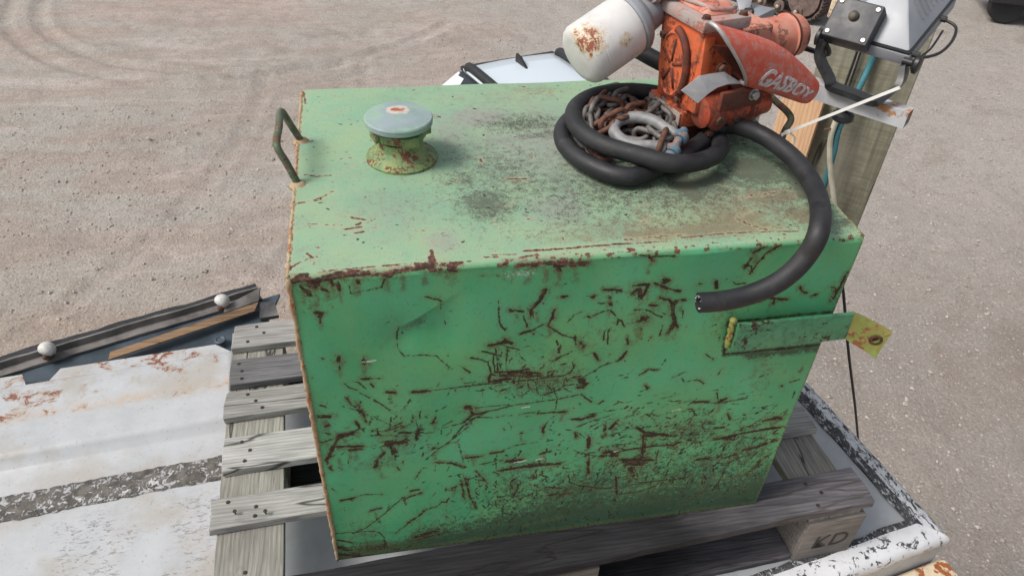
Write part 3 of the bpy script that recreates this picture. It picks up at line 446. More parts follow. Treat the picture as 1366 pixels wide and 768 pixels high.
    # short random scuffs, denser low down and to the right
    for i in range(380):
        x = r_.uniform(0.01, 0.75); z = H * r_.beta(1.1, 2.3) if i % 4 else r_.uniform(0.02, 0.58)
        if i > 110: x = r_.uniform(0.25, 0.75); z = r_.uniform(0.01, 0.2) * (0.6 + 0.6 * x)
        L = r_.gamma(2, 0.004); a = r_.choice([0.15, 0.2, 0.8, 1.2, -0.3, -1.0, 1.5]) + r_.normal(0, 0.25)
        stroke('scratch_shade', vf, r_.uniform(0.7, 2.2), r_.uniform(5, 8), [x * 1000, z * 1000, (x + L * math.cos(a) * .5) * 1000, (z + L * math.sin(a)) * 1000])
    for i in range(160):
        x = r_.uniform(0.42, 0.70); z = r_.uniform(0.10, 0.33); L = r_.gamma(2, 0.008); a = 0.12 + r_.normal(0, 0.12)
        stroke('scratch_shade', vf, r_.uniform(0.6, 1.3), r_.uniform(4, 7), [x * 1000, z * 1000, (x + L) * 1000, (z + L * math.sin(a)) * 1000])
    for cx_, cz_, sx_, sz_, n_, a_ in ((.115, .315, .03, .035, 60, 1.0), (.31, .40, .045, .03, 70, 1.3), (.335, .375, .06, .012, 60, .1), (.50, .245, .10, .03, 120, .2), (.575, .23, .035, .03, 90, .5), (.47, .29, .05, .02, 60, .3), (.70, .19, .05, .04, 110, .3), (.45, .14, .16, .05, 260, .9), (.66, .10, .07, .06, 200, 1.1), (.29, .13, .05, .06, 160, -1.0), (.09, .27, .05, .02, 50, .3), (.70, .12, .04, .03, 60, .9)):
        for i in range(n_):
            x = r_.normal(cx_, sx_); z = r_.normal(cz_, sz_)
            if not (.005 < x < .755 and .005 < z < .59): continue
            L = r_.gamma(2, .0035); a = a_ + r_.normal(0, .5)
            stroke('scratch_shade' if i % 3 else 'rust', vf, r_.uniform(.5, 1.8), r_.uniform(5, 8.5), [x * 1000, z * 1000, (x + L * math.cos(a)) * 1000, (z + L * math.sin(a)) * 1000])
    for bx, bz, rx, rz, key, s_ in ((.33, .385, .07, .035, 'stain', .55), (.33, .37, .05, .03, 'grime_shade', .35), (.345, .43, .05, .03, 'stain', .35), (.115, .30, .045, .06, 'stain', .45), (.50, .27, .14, .03, 'stain', .30), (.585, .235, .07, .045, 'stain', .5), (.59, .22, .06, .05, 'grime_shade', .45), (.46, .20, .12, .05, 'stain', .32), (.71, .20, .05, .06, 'stain', .35), (.70, .15, .06, .08, 'grime_shade', .5), (.585, .48, .035, .06, 'stain', .40), (.40, .47, .05, .05, 'stain', .25), (.30, .12, .05, .09, 'grime_shade', .5), (.44, .10, .22, .07, 'grime_shade', .62), (.05, .05, .05, .08, 'stain', .4), (.08, .24, .06, .02, 'stain', .45)):
        g = np.exp(-(((X - bx) / rx) ** 2 + ((Z - bz) / rz) ** 2)) * s_ * (part == 2)[:, None]; A[key] = np.maximum(A[key], g.astype(np.float32))
    # chips along the top fold and speckle on top
    for i in range(150):
        x = r_.uniform(0.24, 0.755); y = r_.normal(0.003, 0.004)
        stroke('rust', vt, r_.uniform(0.8, 2.4), r_.uniform(4, 7.5), [x * 1000, y * 1000, x * 1000 + r_.uniform(0, 7), y * 1000])
    for i in range(160):
        x = r_.uniform(0, W); y = r_.uniform(0.01, D - .01)
        stroke('scratch_shade', vt, r_.uniform(1.0, 2.6), r_.uniform(5, 8), [x * 1000, y * 1000, x * 1000 + r_.uniform(-4, 4), y * 1000 + r_.uniform(-3, 3)])
    for (xa, ya), (xb, yb), wd_, st_ in (((968, 474), (1100, 459), 7, 9), ((974, 430), (966, 474), 6, 9), ((985, 428), (1110, 417), 3.5, 7), ((1000, 474), (1090, 464), 16, 6)):  # bracket's shadow line and side shading painted in, along with real dirt
        a_, b_ = ony(xa, ya, 0), ony(xb, yb, 0); stroke('grime_shade', vf, wd_, st_, [a_.x * 1000, a_.z * 1000, b_.x * 1000, b_.z * 1000]); 
        if wd_ < 8: stroke('scratch_shade', vf, wd_ * .5, st_ * .8, [a_.x * 1000, a_.z * 1000, b_.x * 1000, b_.z * 1000])
    on_top = (part == 0)[:, None]; fr = (part == 2)[:, None]
    for bx, by, rx, ry, k, s in BLOB + [[430, 300, 230, 170, 'g', 5.5], [480, 170, 240, 120, 'k', 4.2], [600, 90, 160, 80, 'b', 5], [300, 220, 120, 150, 'k', 3.6], [460, 60, 170, 40, 'b', 4.2], [120, 120, 90, 80, 'g', 2.5], [360, 120, 60, 60, 'g', 5], [700, 200, 60, 200, 'k', 4], [640, 330, 160, 110, 'k', 6], [430, 345, 110, 22, 'k', 5], [330, 385, 60, 25, 'k', 4], [600, 160, 90, 40, 'k', 6], [730, 60, 30, 60, 'k', 5], [700, 60, 40, 30, 'b', 7], [560, 40, 130, 22, 'b', 7]]:
        g = np.exp(-(((X - bx / 1000) / (rx / 1000)) ** 2 + ((np.broadcast_to(vt[:, None], X.shape) - by / 1000) / (ry / 1000)) ** 2)) * s / 9
        key = {'g': 'dust', 'k': 'grime_shade', 'b': 'stain'}[k]; A[key] = np.maximum(A[key], (g * on_top).astype(np.float32))
    edge = np.exp(-(X / 0.005) ** 2) * 0.55 + np.exp(-((W - X) / 0.004) ** 2) * 0.5
    A['rust'] = np.maximum(A['rust'], edge.astype(np.float32))
    low = np.clip(1.25 - Z / (0.035 + 0.12 * np.clip((X - 0.1) / 0.25, 0, 1) + .05 * field(.05, 9)), 0, 1) * fr
    A['grime_shade'] = np.maximum(A['grime_shade'], (low * 0.82).astype(np.float32)); A['stain'] = np.maximum(A['stain'], (np.clip(low * 1.1, 0, 1) * 0.22).astype(np.float32))
    A['rust'] = np.maximum(A['rust'], (np.exp(-(Z / 0.012) ** 2) * 0.55 * fr).astype(np.float32))
    A['rust'] = np.maximum(A['rust'], (np.exp(-(((X - .06) / .07) ** 2 + ((Z - .02) / .022) ** 2)) * 0.6 * fr).astype(np.float32))
    g = np.exp(-(((X - 0.62) / 0.17) ** 2 + ((Z - 0.10) / 0.10) ** 2)); A['grime_shade'] = np.maximum(A['grime_shade'], (g * 0.55 * fr).astype(np.float32))
    g = np.exp(-(((X - 0.35) / 0.12) ** 2 + ((Z - 0.05) / 0.07) ** 2)); A['grime_shade'] = np.maximum(A['grime_shade'], (g * 0.6 * fr).astype(np.float32))
    g = np.exp(-(((X - 0.68) / 0.04) ** 2 + ((Z - 0.34) / 0.07) ** 2)); A['stain'] = np.maximum(A['stain'], (g * 0.32 * fr).astype(np.float32))
    g = np.exp(-(((X - 0.285) / 0.035) ** 2 + ((Z - 0.585) / 0.012) ** 2)) + 0.5 * np.exp(-(((X - 0.29) / 0.02) ** 2 + ((Z - 0.54) / 0.02) ** 2)); A['pale'] = (g * 0.62 * fr).astype(np.float32)
    for sx, sz, L in ((.075, .455, .018), (.30, .33, .012), (.295, .20, .02), (.46, .20, .008), (.545, .285, .012), (.33, .20, .012)):
        stroke('pale', vf, 1.6, 9, [sx * 1000, sz * 1000, (sx + L) * 1000, sz * 1000 + 1])
    # the dent in the upper left of the front, the gentle bow of the sheet, the shallow valley on top
    fz = fr * 1.0
    u = X - 0.150; v = Z - 0.522
    along = u * 0.79 + v * 0.61; acr = u * 0.61 - v * 0.79
    dent = np.clip((acr + 0.0) / 0.007, 0, 1) * np.exp(-(acr / 0.065) ** 2 * (acr > 0)) * np.exp(-((along - 0.005) / 0.035) ** 2)
    Y = Y + fz * (0.011 * dent + 0.004 * np.sin(X / W * math.pi) * np.sin(Z / H * math.pi) + 0.0015 * np.sin(X * 31 + 1) * np.sin(Z * 23))
    Y = Y + fz * 0.006 * np.exp(-(((X - 0.13) / 0.02) ** 2 + ((Z - 0.50) / 0.025) ** 2))
    ot = on_top * 1.0
    Z = Z - ot * (0.006 * np.sin(X / W * math.pi) * np.sin(np.clip(Y / D, 0, 1) * math.pi) + 0.0012 * np.sin(X * 27) * np.sin(Y * 19 + 2))
    Z = Z - ot * 0.005 * np.exp(-((Y - 0.35) / 0.028) ** 2) * np.clip((X - 0.2) / 0.08, 0, 1) * np.clip((0.5 - X) / 0.06, 0, 1)
    V = np.stack([X, Y, Z], -1).reshape(-1, 3); idx = np.arange(nx * ny).reshape(ny, nx)
    F = np.stack([idx[:-1, :-1], idx[1:, :-1], idx[1:, 1:], idx[:-1, 1:]], -1).reshape(-1, 4)
    n = len(V); me = bpy.data.meshes.new('front_and_top_sheet')
    me.vertices.add(n); me.vertices.foreach_set('co', V.astype(np.float32).ravel())
    me.loops.add(F.size); me.loops.foreach_set('vertex_index', F.ravel().astype(np.int32))
    me.polygons.add(len(F)); me.polygons.foreach_set('loop_start', np.arange(0, F.size, 4, dtype=np.int32)); 
    me.update(calc_edges=True)
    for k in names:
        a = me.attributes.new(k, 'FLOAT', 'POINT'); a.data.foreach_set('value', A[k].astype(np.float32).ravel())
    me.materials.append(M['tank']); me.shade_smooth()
    link('front_and_top_sheet', me, tank)
    b = MB(); b.aabox(0.0, W, 0.012, D - 0.0005, -0.0, H - 0.014); b.build('side_and_back_shell', M['greenbar'], tank)
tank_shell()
# folded side flanges with weld beads
for x0 in (-0.0015, W - 0.0005):
    b = MB(); b.aabox(x0, x0 + 0.002, 0.002, D, 0.0, H - 0.002); b.build('side_panel', M['greenbar'], tank)
def wobble(path, a): return [Vector(p) + Vector((random.uniform(-a, a), random.uniform(-a, a), random.uniform(-a, a))) for p in path]
b = MB(); pth = wobble([(-0.001, 0.001, H - 0.004 - i * (H - 0.004) / 90) for i in range(91)], 0.0007); b.tube(pth, [0.0034 + random.uniform(-.0008, .0008) for _ in pth], 7); b.build('weld_seam', M['weld'], tank, smooth=True)
b = MB(); pth = wobble([(-0.001, 0.004 + i * (D - 0.006) / 80, H - 0.002) for i in range(81)], 0.0006); b.tube(pth, [0.0028 + random.uniform(-.0007, .0007) for _ in pth], 7); b.build('weld_seam', M['weld'], tank, smooth=True)
b = MB(); pth = wobble([(W, 0.003 + i * (D - 0.006) / 80, H - 0.002) for i in range(81)], 0.0005); b.tube(pth, [0.002 + random.uniform(-.0005, .0005) for _ in pth], 6); b.build('weld_seam', M['greenrust'], tank, smooth=True)
# lifting handles
def handle(side, ya, yb, out, up):
    x0 = 0.004 if side < 0 else W - 0.004
    pts = [(x0, ya, H - 0.002), (x0 + side * out * .55, ya + .006, H + up * .55), (x0 + side * out, ya + 0.012, H + up), (x0 + side * out, (ya + yb) / 2, H + up + .001), (x0 + side * out, yb - 0.012, H + up), (x0 + side * out * .55, yb - .006, H + up * .55), (x0, yb, H - 0.002)]
    b = MB(); b.tube(spline(pts, 7), 0.0054, 12); hd = b.build('lifting_handle', M['handle'], tank, smooth=True)
    for y in (ya, yb):
        b = MB(); b.lathe((x0, y, H - 0.004), (0, 0, 1), [(0, .014), (.003, .012), (.007, .008), (.008, .006)], 14); b.build('weld_bead', M['weld'], hd, smooth=True)
handle(-1, 0.216, 0.345, 0.022, 0.055)
handle(1, 0.255, 0.405, 0.014, 0.045)
# filler neck and cap
cx, cy = 0.1535, 0.283
b = MB(); b.lathe((cx, cy, H - 0.006), (0, 0, 1), [(0, .0535), (.0065, .0535), (.008, .0515), (.012, .0475), (.016, .0395), (.020, .035), (.026, .033), (.036, .033)], 48)
fn = b.build('filler_neck', M['greenrust'], tank, smooth=2)
b = MB(); b.lathe((cx, cy, H + 0.033), (0, 0, 1), [(0, .033), (.001, .039), (.003, .040), (.014, .0415), (.016, .037), (.018, .030), (.030, .030)], 8); cp = b.build('cap_collar', M['greenrust'], tank, bevel=.001)
for k in range(8):
    a = k * math.pi / 4 + .3
    if k % 2: continue
    b2 = MB(); b2.box((cx + math.cos(a) * .038, cy + math.sin(a) * .038, H + .0415), ((math.cos(a), math.sin(a), 0), (-math.sin(a), math.cos(a), 0), (0, 0, 1)), (.006, .013, .0075)); b2.build('collar_lug', M['greenrust'], cp, bevel=.0015)
def cap_mat():
    m = NM('weathered_filler_cap', 0.55, spec=0.35)
    v = m.n.new('ShaderNodeVectorMath'); v.operation = 'DISTANCE'; m.l.new(m.co, v.inputs[0]); v.inputs[1].default_value = (cx - .002, cy + .012, H + .064)
    n = m.noise(60, 5, 0.7)
    c = m.mix(m.ramp(m.noise(25, 4), 0.35, 0.65), (0.22, 0.30, 0.29), (0.27, 0.33, 0.355))
    c = m.mix(m.ramp(m.noise(35, 5, vec=m.mapping(loc=(2, 5, 1))), 0.42, 0.58, 0, 0.7), c, (0.27, 0.40, 0.31))
    k = m.math('ADD', v.outputs['Value'], m.math('MULTIPLY', m.math('SUBTRACT', n, 0.5), 0.03))
    c = m.mix(m.ramp(k, 0.019, 0.012), c, (0.5, 0.46, 0.40)); c = m.mix(m.ramp(k, 0.009, 0.005), c, (0.34, 0.10, 0.05))
    m.bump(n, 0.3, 0.0006); return m.out(c)
b = MB(); b.lathe((cx - .002, cy - .001, H + 0.053), (0, 0, 1), [(0, .030), (.0005, .046), (.003, .0495), (.0105, .050), (.0125, .0485), (.0145, .035), (.0165, .004)], 56); b.build('filler_cap', cap_mat(), tank, smooth=2)
# mounting bracket welded to the front right
z0, z1 = 0.432, 0.468
bx0 = 0.607
b = MB(); b.aabox(.62, .70, -.018, .001, .436, .456); b.build('bracket_spacer', M['greenbar'], tank)
b = MB(); th = 0.006
pl = lambda x, z, y=-0.0045: Vector((x, y, z))
P0 = ony(986, 434, -.022); P1 = ony(977, 470, -.022); P2 = ony(1140, 419, -.022); P3 = ony(1128, 452, -.022)
b.prism([P0, P2, P3, P1], (0, th, 0))
br = b.build('mounting_bracket', M['greenbar'], tank, bevel=.0008)
P4 = ony(1190, 445, -.045); P5 = ony(1168, 478, -.045)
b = MB()
# bent end plate with a drilled hole, built as a ring of quads round the hole
q = [P2, P4, P5, P3]; nrm = (P4 - P2).cross(P3 - P2).normalized()
ctr = hit(1168, 453, P4, nrm); ex = (P4 - P5).normalized(); ey = nrm.cross(ex)
N = 24; inner = [ctr + (ex * math.cos(2 * math.pi * i / N) + ey * math.sin(2 * math.pi * i / N)) * .0052 for i in range(N)]
def toedge(d):
    best = None
    for i in range(4):
        a_, b_ = q[i], q[(i + 1) % 4]; e = b_ - a_; nn = nrm.cross(e); den = d.dot(nn)
        if abs(den) < 1e-9: continue
        t = (a_ - ctr).dot(nn) / den
        if t > 0 and (best is None or t < best): best = t
    return ctr + d * best
outer = [toedge((p - ctr).normalized()) for p in inner]
for i in range(4):
    j = min(range(N), key=lambda k: (outer[k] - q[i]).length); outer[j] = q[i].copy()
off = nrm * .006 * (-1 if nrm.y < 0 else 1)
vs = inner + outer + [v + off for v in inner] + [v + off for v in outer]; fs = []
for i in range(N):
    j = (i + 1) % N; fs += [(i, j, N + j, N + i), (2 * N + i, 3 * N + i, 3 * N + j, 2 * N + j), (i, 2 * N + i, 2 * N + j, j), (N + i, N + j, 3 * N + j, 3 * N + i)]
b.add(vs, fs); b.build('bracket_end_plate', M['yellowgreen'], br)
b = MB(); b.lathe(ctr - nrm * (.0005 if off.dot(nrm) > 0 else -.0005), -off.normalized(), [(0, .0058), (.0004, .0100), (.0008, .0098), (.0012, .0056)], 24, cap=False); b.build('rust_ring', M['bolt'], br)
b = MB(); b.lathe(ctr + off * 1.02, off.normalized(), [(0, .0075), (.003, .0075)], 16); b.build('dark_hole_backing', M['bolt'], br)  # disc added behind the open hole to keep it dark
b = MB(); pth = wobble([P0.lerp(P1, i / 14) + Vector((-.003, .012, 0)) for i in range(15)], .0012); b.tube(pth, [.0048 + random.uniform(-.001, .001) for _ in pth], 8); b.build('weld_bead', M['yellowgreen'], br, smooth=True)

# ================================================================== PALLET
pal = thing('wooden_pallet', (0.38, 0.25, ZR), 'weathered grey wooden pallet under the green tank with KD marked on its corner block', 'pallet')
PA = R(3.0); ca_, sa_ = math.cos(PA), math.sin(PA)
def pw(x, y, z): return Vector((x * ca_ - y * sa_, x * sa_ + y * ca_, z))
def board(name, x0, x1, y0, y1, z0, z1, mat, along='X', parent=None, wave=.0012, skew=0.0, nseg=26, taper=0.0):
    vs = []; fs = []; L = (x1 - x0) if along == 'X' else (y1 - y0)
    ph = random.uniform(0, 9)
    for i in range(nseg + 1):
        t = i / nseg; o1 = math.sin(t * 7 + ph) * wave + random.uniform(-1, 1) * wave * .45; o2 = math.sin(t * 6 + ph * 2) * wave + random.uniform(-1, 1) * wave * .45; up = math.sin(t * 4 + ph) * wave * .3
        if along == 'X':
            x = x0 + t * L; sk = skew * (x - x0); a = [(x, y0 + o1 + sk - taper * (1 - t), z0), (x, y1 + o2 + sk, z0), (x, y1 + o2 + sk, z1 - .0005), (x, (y0 + y1) / 2 + sk, z1 + up * .3), (x, y0 + o1 + sk - taper * (1 - t), z1 - .0008)]
            if i in (0, nseg): a = [(p_[0] + random.uniform(-.004, .004), p_[1], p_[2]) for p_ in a]
        else:
            y = y0 + t * L; a = [(x0 + o1, y, z0), (x1 + o2, y, z0), (x1 + o2, y, z1 - .0005), ((x0 + x1) / 2, y, z1), (x0 + o1, y, z1 - .0005)]
        vs += [pw(*p_) for p_ in a]
    for i in range(nseg):
        a = i * 5; c = a + 5; fs += [(a + k, a + (k + 1) % 5, c + (k + 1) % 5, c + k) for k in range(5)]
    fs += [(4, 3, 2, 1, 0), tuple(nseg * 5 + k for k in range(5))]
    return mesh(name, vs, fs, mat, parent, bevel=.0012, seg=1)
def nail(x, y, z=0.0, parent=None, r=.0038, w_=True):
    p = pw(x, y, z) if w_ else Vector((x, y, z)); b = MB(); b.lathe(p - Vector((0, 0, .003)), (random.uniform(-.1, .1), random.uniform(-.1, .1), 1), [(0, r * .5), (.002, r * .5), (.0028, r), (.0042, r * .9), (.0046, r * .4)], 10)
    return b.build('nail', M['nail'], parent or pal)
T_ = .018
DECK = [(-.094, -.013, -.212, .990, 0.010), (.104, .168, -.214, .978, 0), (.229, .308, -.203, .985, 0), (.362, .432, -.2045, .98, 0), (.452, .528, -.198, .985, 0), (.566, .644, -.197, .98, 0)]
for i, (y0, y1, x0, x1, sk) in enumerate(DECK):
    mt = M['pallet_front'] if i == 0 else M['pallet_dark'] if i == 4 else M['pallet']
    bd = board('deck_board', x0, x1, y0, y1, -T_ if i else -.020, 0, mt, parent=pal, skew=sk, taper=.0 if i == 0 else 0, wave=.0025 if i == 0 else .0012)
    if i == 0: bd['label'] = 'dark cracked front deck board'
    for nx_ in (-.155, .395, .90):
        for _ in range(3 if nx_ != .395 else 0):
            nail(nx_ + random.uniform(-.035, .035), y0 + (y1 - y0) * (.2 + .3 * _) + (sk * (nx_ - x0) if sk else 0), parent=pal)
# the two nails standing proud on the left board
for p_ in ((-.172, .128), (-.120, .118)):
    b = MB(); a = pw(p_[0], p_[1], 0); b.tube([a, a + Vector((.001, -.002, .010))], .0014, 6); b.lathe(a + Vector((.001, -.002, .010)), (0, -.3, 1), [(0, .0036), (.0012, .0036)], 10); b.build('nail', M['nail'], pal)
for x0, x1 in ((-.205, -.092), (.345, .45), (.862, .972)):
    board('stringer_board', x0, x1, -.30 if x0 < 0 else -.075, .64, -.040, -T_ - .001, M['stringer'], 'Y', pal)
nail(-.155, .02, -T_ - .001); nail(-.13, -.10, -T_ - .001)
for bx_ in ((-.205, -.095), (.352, .445), (.862, .985)):
    for by_ in ((-.082, .0), (.26, .345), (.55, .64)):
        if bx_[0] < 0 and by_[0] < 0: by_ = (-.13, -.04)
        zb = -.0405
        pts = [pw(bx_[0], by_[0], ZR + .001), pw(bx_[1], by_[0], ZR + .001), pw(bx_[1], by_[1], ZR + .001), pw(bx_[0], by_[1], ZR + .001)]
        b = MB(); b.hexa(pts, [p_ + Vector((0, 0, zb - ZR - .001)) for p_ in pts]); kb = b.build('corner_block' if bx_[0] > .8 and by_[0] < 0 else 'spacer_block', M['block'], pal, bevel=.002)
        if kb.name.startswith('corner'): KD = kb
for y0, y1 in ((-.076, .0), (.27, .34), (.555, .635)):
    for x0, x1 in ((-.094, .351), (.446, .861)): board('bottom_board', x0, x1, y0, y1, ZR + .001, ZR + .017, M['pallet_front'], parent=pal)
def text_mesh(body, size, extrude=0.0, shear=0.0, space=1.0, offset=0.0):
    cu = bpy.data.curves.new('lettering', 'FONT'); cu.body = body; cu.size = size; cu.extrude = extrude; cu.shear = shear; cu.space_character = space; cu.offset = offset; cu.resolution_u = 3
    o = bpy.data.objects.new('tmp', cu); COL.objects.link(o); bpy.context.view_layer.update()
    me = bpy.data.meshes.new_from_object(o.evaluated_get(bpy.context.evaluated_depsgraph_get())); bpy.data.objects.remove(o); bpy.data.curves.remove(cu)
    return me
me = text_mesh('KD', .057, .0003, .1, 1.0, -.0004)
o = link('lettering', me, KD); me.materials.append(M['ink'])
fx = Vector((ca_, sa_, 0)); fy = Vector((0, 0, 1)); fz_ = fx.cross(fy); p_ = pw(.886, -.0830, -.124)
me.transform(Matrix.Translation(p_) @ Matrix((fx, fy, fz_)).transposed().to_4x4())

# ================================================================== BOX BODY ROOF
RA = R(10.3); e1 = Vector((-math.cos(RA), -math.sin(RA), 0)); e2 = Vector((-math.sin(RA), math.cos(RA), 0)); RO = Vector((1.225, -.035, 0))
def rw(a, b_, z): return RO + e1 * a + e2 * b_ + Vector((0, 0, z))
body = thing('box_body', rw(1.1, .45, G), 'white painted steel box body with flaking rim whose roof carries the pallet', 'box body')
def flaky(name, paint, under, cover, scale=1.0, stretch=(1, 1, 1), rot=0.0):
    m = NM(name, 0.55, spec=0.35); v = m.mapping(stretch, (0, 0, rot))
    n1 = m.noise(30 * scale, 8, 0.72, v, 0.8); n2 = m.noise(110 * scale, 5, 0.7, v)
    k = m.math('ADD', m.math('MULTIPLY', n1, 0.75), m.math('MULTIPLY', n2, 0.25))
    f = m.ramp(k, cover - .012, cover + .012)
    u = m.mix(m.ramp(m.noise(45, 5, 0.7), .35, .65), tuple(x * .65 for x in under), tuple(x * 1.5 for x in under))
    pc = m.mix(m.ramp(m.noise(14, 5), .4, .7), paint, tuple(x * .85 for x in paint))
    m.bump(f, 0.8, 0.0016); m.bump(n2, .3, .0008)
    return m.out(m.mix(f, u, pc), m.math('SUBTRACT', 0.85, m.math('MULTIPLY', f, 0.4)))
M['rim_dark'] = flaky('rim_dark_band', (0.48, 0.50, 0.52), (0.06, 0.061, 0.065), 0.545, 2.2, (1.6, .8, 1), R(-10))
M['rim_flaked'] = flaky('rim_half_flaked', (0.60, 0.62, 0.64), (0.07, 0.07, 0.07), 0.475, 2.0, (1.6, .8, 1), R(-10))
M['rim_white'] = flaky('rim_mostly_white', (0.68, 0.69, 0.71), (0.07, 0.068, 0.065), 0.43, 1.3)
M['strip'] = flaky('caulk_strip', (0.47, 0.47, 0.48), (0.115, 0.105, 0.095), 0.525, 1.8)
M['roof'] = painted('grey_white_roof_paint', (0.40, 0.42, 0.44), (0.35, 0.37, 0.39), dirt=0.3, dirtcol=(0.30, 0.28, 0.27), rough=0.45)
LX, LY, rwid = 2.35, 0.95, .062
b = MB(); b.hexa([rw(rwid, rwid, ZR - .01), rw(LX, rwid, ZR - .01), rw(LX, LY, ZR - .01), rw(rwid, LY, ZR - .01)], [rw(rwid, rwid, ZR), rw(LX, rwid, ZR), rw(LX, LY, ZR), rw(rwid, LY, ZR)]); b.build('roof_panel', M['roof'], body)
def rimstrip(name, kind, mat_in, mat_out):
    # cross-section from the inner edge out over the round and down
    prof = [(rwid + .002, .0035), (rwid - .002, .005), (.040 if kind == 'side' else .050, .0055), (.024, .006), (.014, .005), (.006, .001), (.001, -.007), (.0, -.018), (.003, -.030), (.012, -.036)]
    L = LY if kind == 'side' else LX; n = 140; vs = []
    for i in range(n + 1):
        t = i / n * L
        for a, h_ in prof:
            wv = .0015 * math.sin(t * 23 + a * 90) + random.uniform(-.0004, .0004) + (.0015 * math.sin(t * 61))
            lim = max(t, a) if True else t
            t2 = max(t, a)
            vs.append(rw(a + (wv if a > .05 else wv * .4), t2, ZR + h_) if kind == 'side' else rw(t2, a + (wv if a > .05 else wv * .4), ZR + h_))
    k = len(prof); fs = [(i * k + j, i * k + j + 1, (i + 1) * k + j + 1, (i + 1) * k + j) for i in range(n) for j in range(k - 1)]
    o = mesh(name, vs, fs, mat_in, body, smooth=True); o.data.materials.append(mat_out)
    for p in o.data.polygons: 
        if (p.index % (k - 1)) >= (2 if kind == 'side' else 2): p.material_index = 1
    return o
rimstrip('side_rim', 'side', M['rim_dark'], M['rim_flaked']); rimstrip('front_rim', 'front', M['rim_dark'], M['rim_white'])
for a0, b0, a1, b1 in ((.006, .006, .006, LY), (.006, .006, LX, .006), (LX, .006, LX, LY), (.006, LY, LX, LY)):
    p, q_ = rw(a0, b0, 0), rw(a1, b1, 0); nn = (q_ - p).cross(Vector((0, 0, 1))).normalized() * .003
    b = MB(); b.hexa([p + nn + Vector((0, 0, G + .0)), q_ + nn + Vector((0, 0, G)), q_ - nn + Vector((0, 0, G)), p - nn + Vector((0, 0, G))], [v + Vector((0, 0, ZR - .012)) for v in (p + nn, q_ + nn, q_ - nn, p - nn)]); b.build('wall_panel', M['sheet'], body)
# cream rusty panel stepping down in front
cz = ZR - .075
b = MB(); b.hexa([rw(-.02, -.9, cz - .3), rw(.9, -.9, cz - .3), rw(.9, .0, cz - .3), rw(-.015, .0, cz - .3)], [rw(-.03, -.9, cz - .05), rw(.9, -.9, cz - .05), rw(.9, -.001, cz), rw(-.018, -.001, cz)])
cr = b.build('lower_panel', M['cream'], body, bevel=.012, seg=3); cr['label'] = 'cream rusty panel in front of the rim'

# ================================================================== LEFT SHEET
SA = R(6.3); s1 = Vector((math.cos(SA), math.sin(SA), 0)); s2 = Vector((-math.sin(SA), math.cos(SA), 0))
ZS = -.144
sh = thing('roof_sheet', onz(150, 600, ZS), 'white folded metal sheet with rust spots and dark peeling seam, left of the pallet', 'metal sheet')
def sv(px_, py_):
    return onz(px_, py_, ZS).dot(s2)
o_ = lambda u, v, z: s1 * u + s2 * v + Vector((0, 0, z))
lip = .038; vb = sv(200, 474) - lip; vfold = sv(150, 538); vr1 = sv(150, 588); vr2 = sv(150, 597); vs1 = sv(150, 629); vs2_ = sv(150, 661)
us = onz(299, 560, ZS).dot(s1) + .03; ul = -1.5
def sheet():
    m = NM('white_sheet_with_rust', 0.38, spec=0.45)
    n1 = m.noise(34, 8, .72, dist=.5); n2 = m.noise(6, 3); n3 = m.noise(14, 6, .6)
    c = m.mix(m.ramp(n3, .35, .7), (0.455, 0.47, 0.49), (0.40, 0.415, 0.435))
    vv = m.n.new('ShaderNodeVectorMath'); vv.operation = 'DOT_PRODUCT'; m.l.new(m.co, vv.inputs[0]); vv.inputs[1].default_value = s2
    tr = vv.outputs['Value']
    band = m.math('MULTIPLY', m.ramp(tr, vfold - .028, vfold), m.ramp(tr, vfold + .03, vfold + .004))
    back = m.ramp(tr, vfold - .05, vb)
    c = m.mix(m.math('MULTIPLY', band, m.ramp(n1, .35, .6, 0, .75)), c, (0.45, 0.36, 0.28))
    fr_ = m.ramp(m.math('ADD', m.math('ADD', m.math('MULTIPLY', n1, .8), m.math('MULTIPLY', n2, .45)), m.math('MULTIPLY', m.math('MAXIMUM', band, back), .09)), .775, .80)
    fh_ = m.ramp(m.math('ADD', m.math('ADD', m.math('MULTIPLY', n1, .8), m.math('MULTIPLY', n2, .45)), m.math('MULTIPLY', m.math('MAXIMUM', band, back), .09)), .70, .79, 0, .7)
    c = m.mix(m.math('MULTIPLY', fh_, m.ramp(tr, vr1, vfold)), c, (0.36, 0.27, 0.20))
    c = m.mix(m.math('MULTIPLY', fr_, m.ramp(tr, vr1, vfold)), c, (0.20, 0.08, 0.05))
    low = m.ramp(tr, vs2_, vs2_ - .05); sc = m.noise(1, 6, .7, m.mapping((60, 150, 80), (0, 0, R(-38))), .9)
    msk = m.ramp(m.noise(5.5, 2, vec=m.mapping(loc=(1.7, .4, 0))), .48, .56)
    c = m.mix(m.math('MULTIPLY', m.math('MULTIPLY', low, msk), m.ramp(sc, .53, .60, 0, .8)), c, (0.20, 0.19, 0.185))
    c = m.mix(m.ramp(m.noise(7, 5, .6, vec=m.mapping(loc=(.3, 2, 0))), .46, .66, 0, .6), c, (0.35, 0.315, 0.27))
    c = m.mix(m.ramp(m.noise(160, 4, .7), .62, .68, 0, .6), c, (0.16, 0.13, 0.11))
    m.bump(m.noise(9, 4), .4, .006); m.bump(n1, .2, .0008)
    return m.out(c, m.ramp(n3, .3, .7, .32, .5))
M['sheetrust'] = sheet()
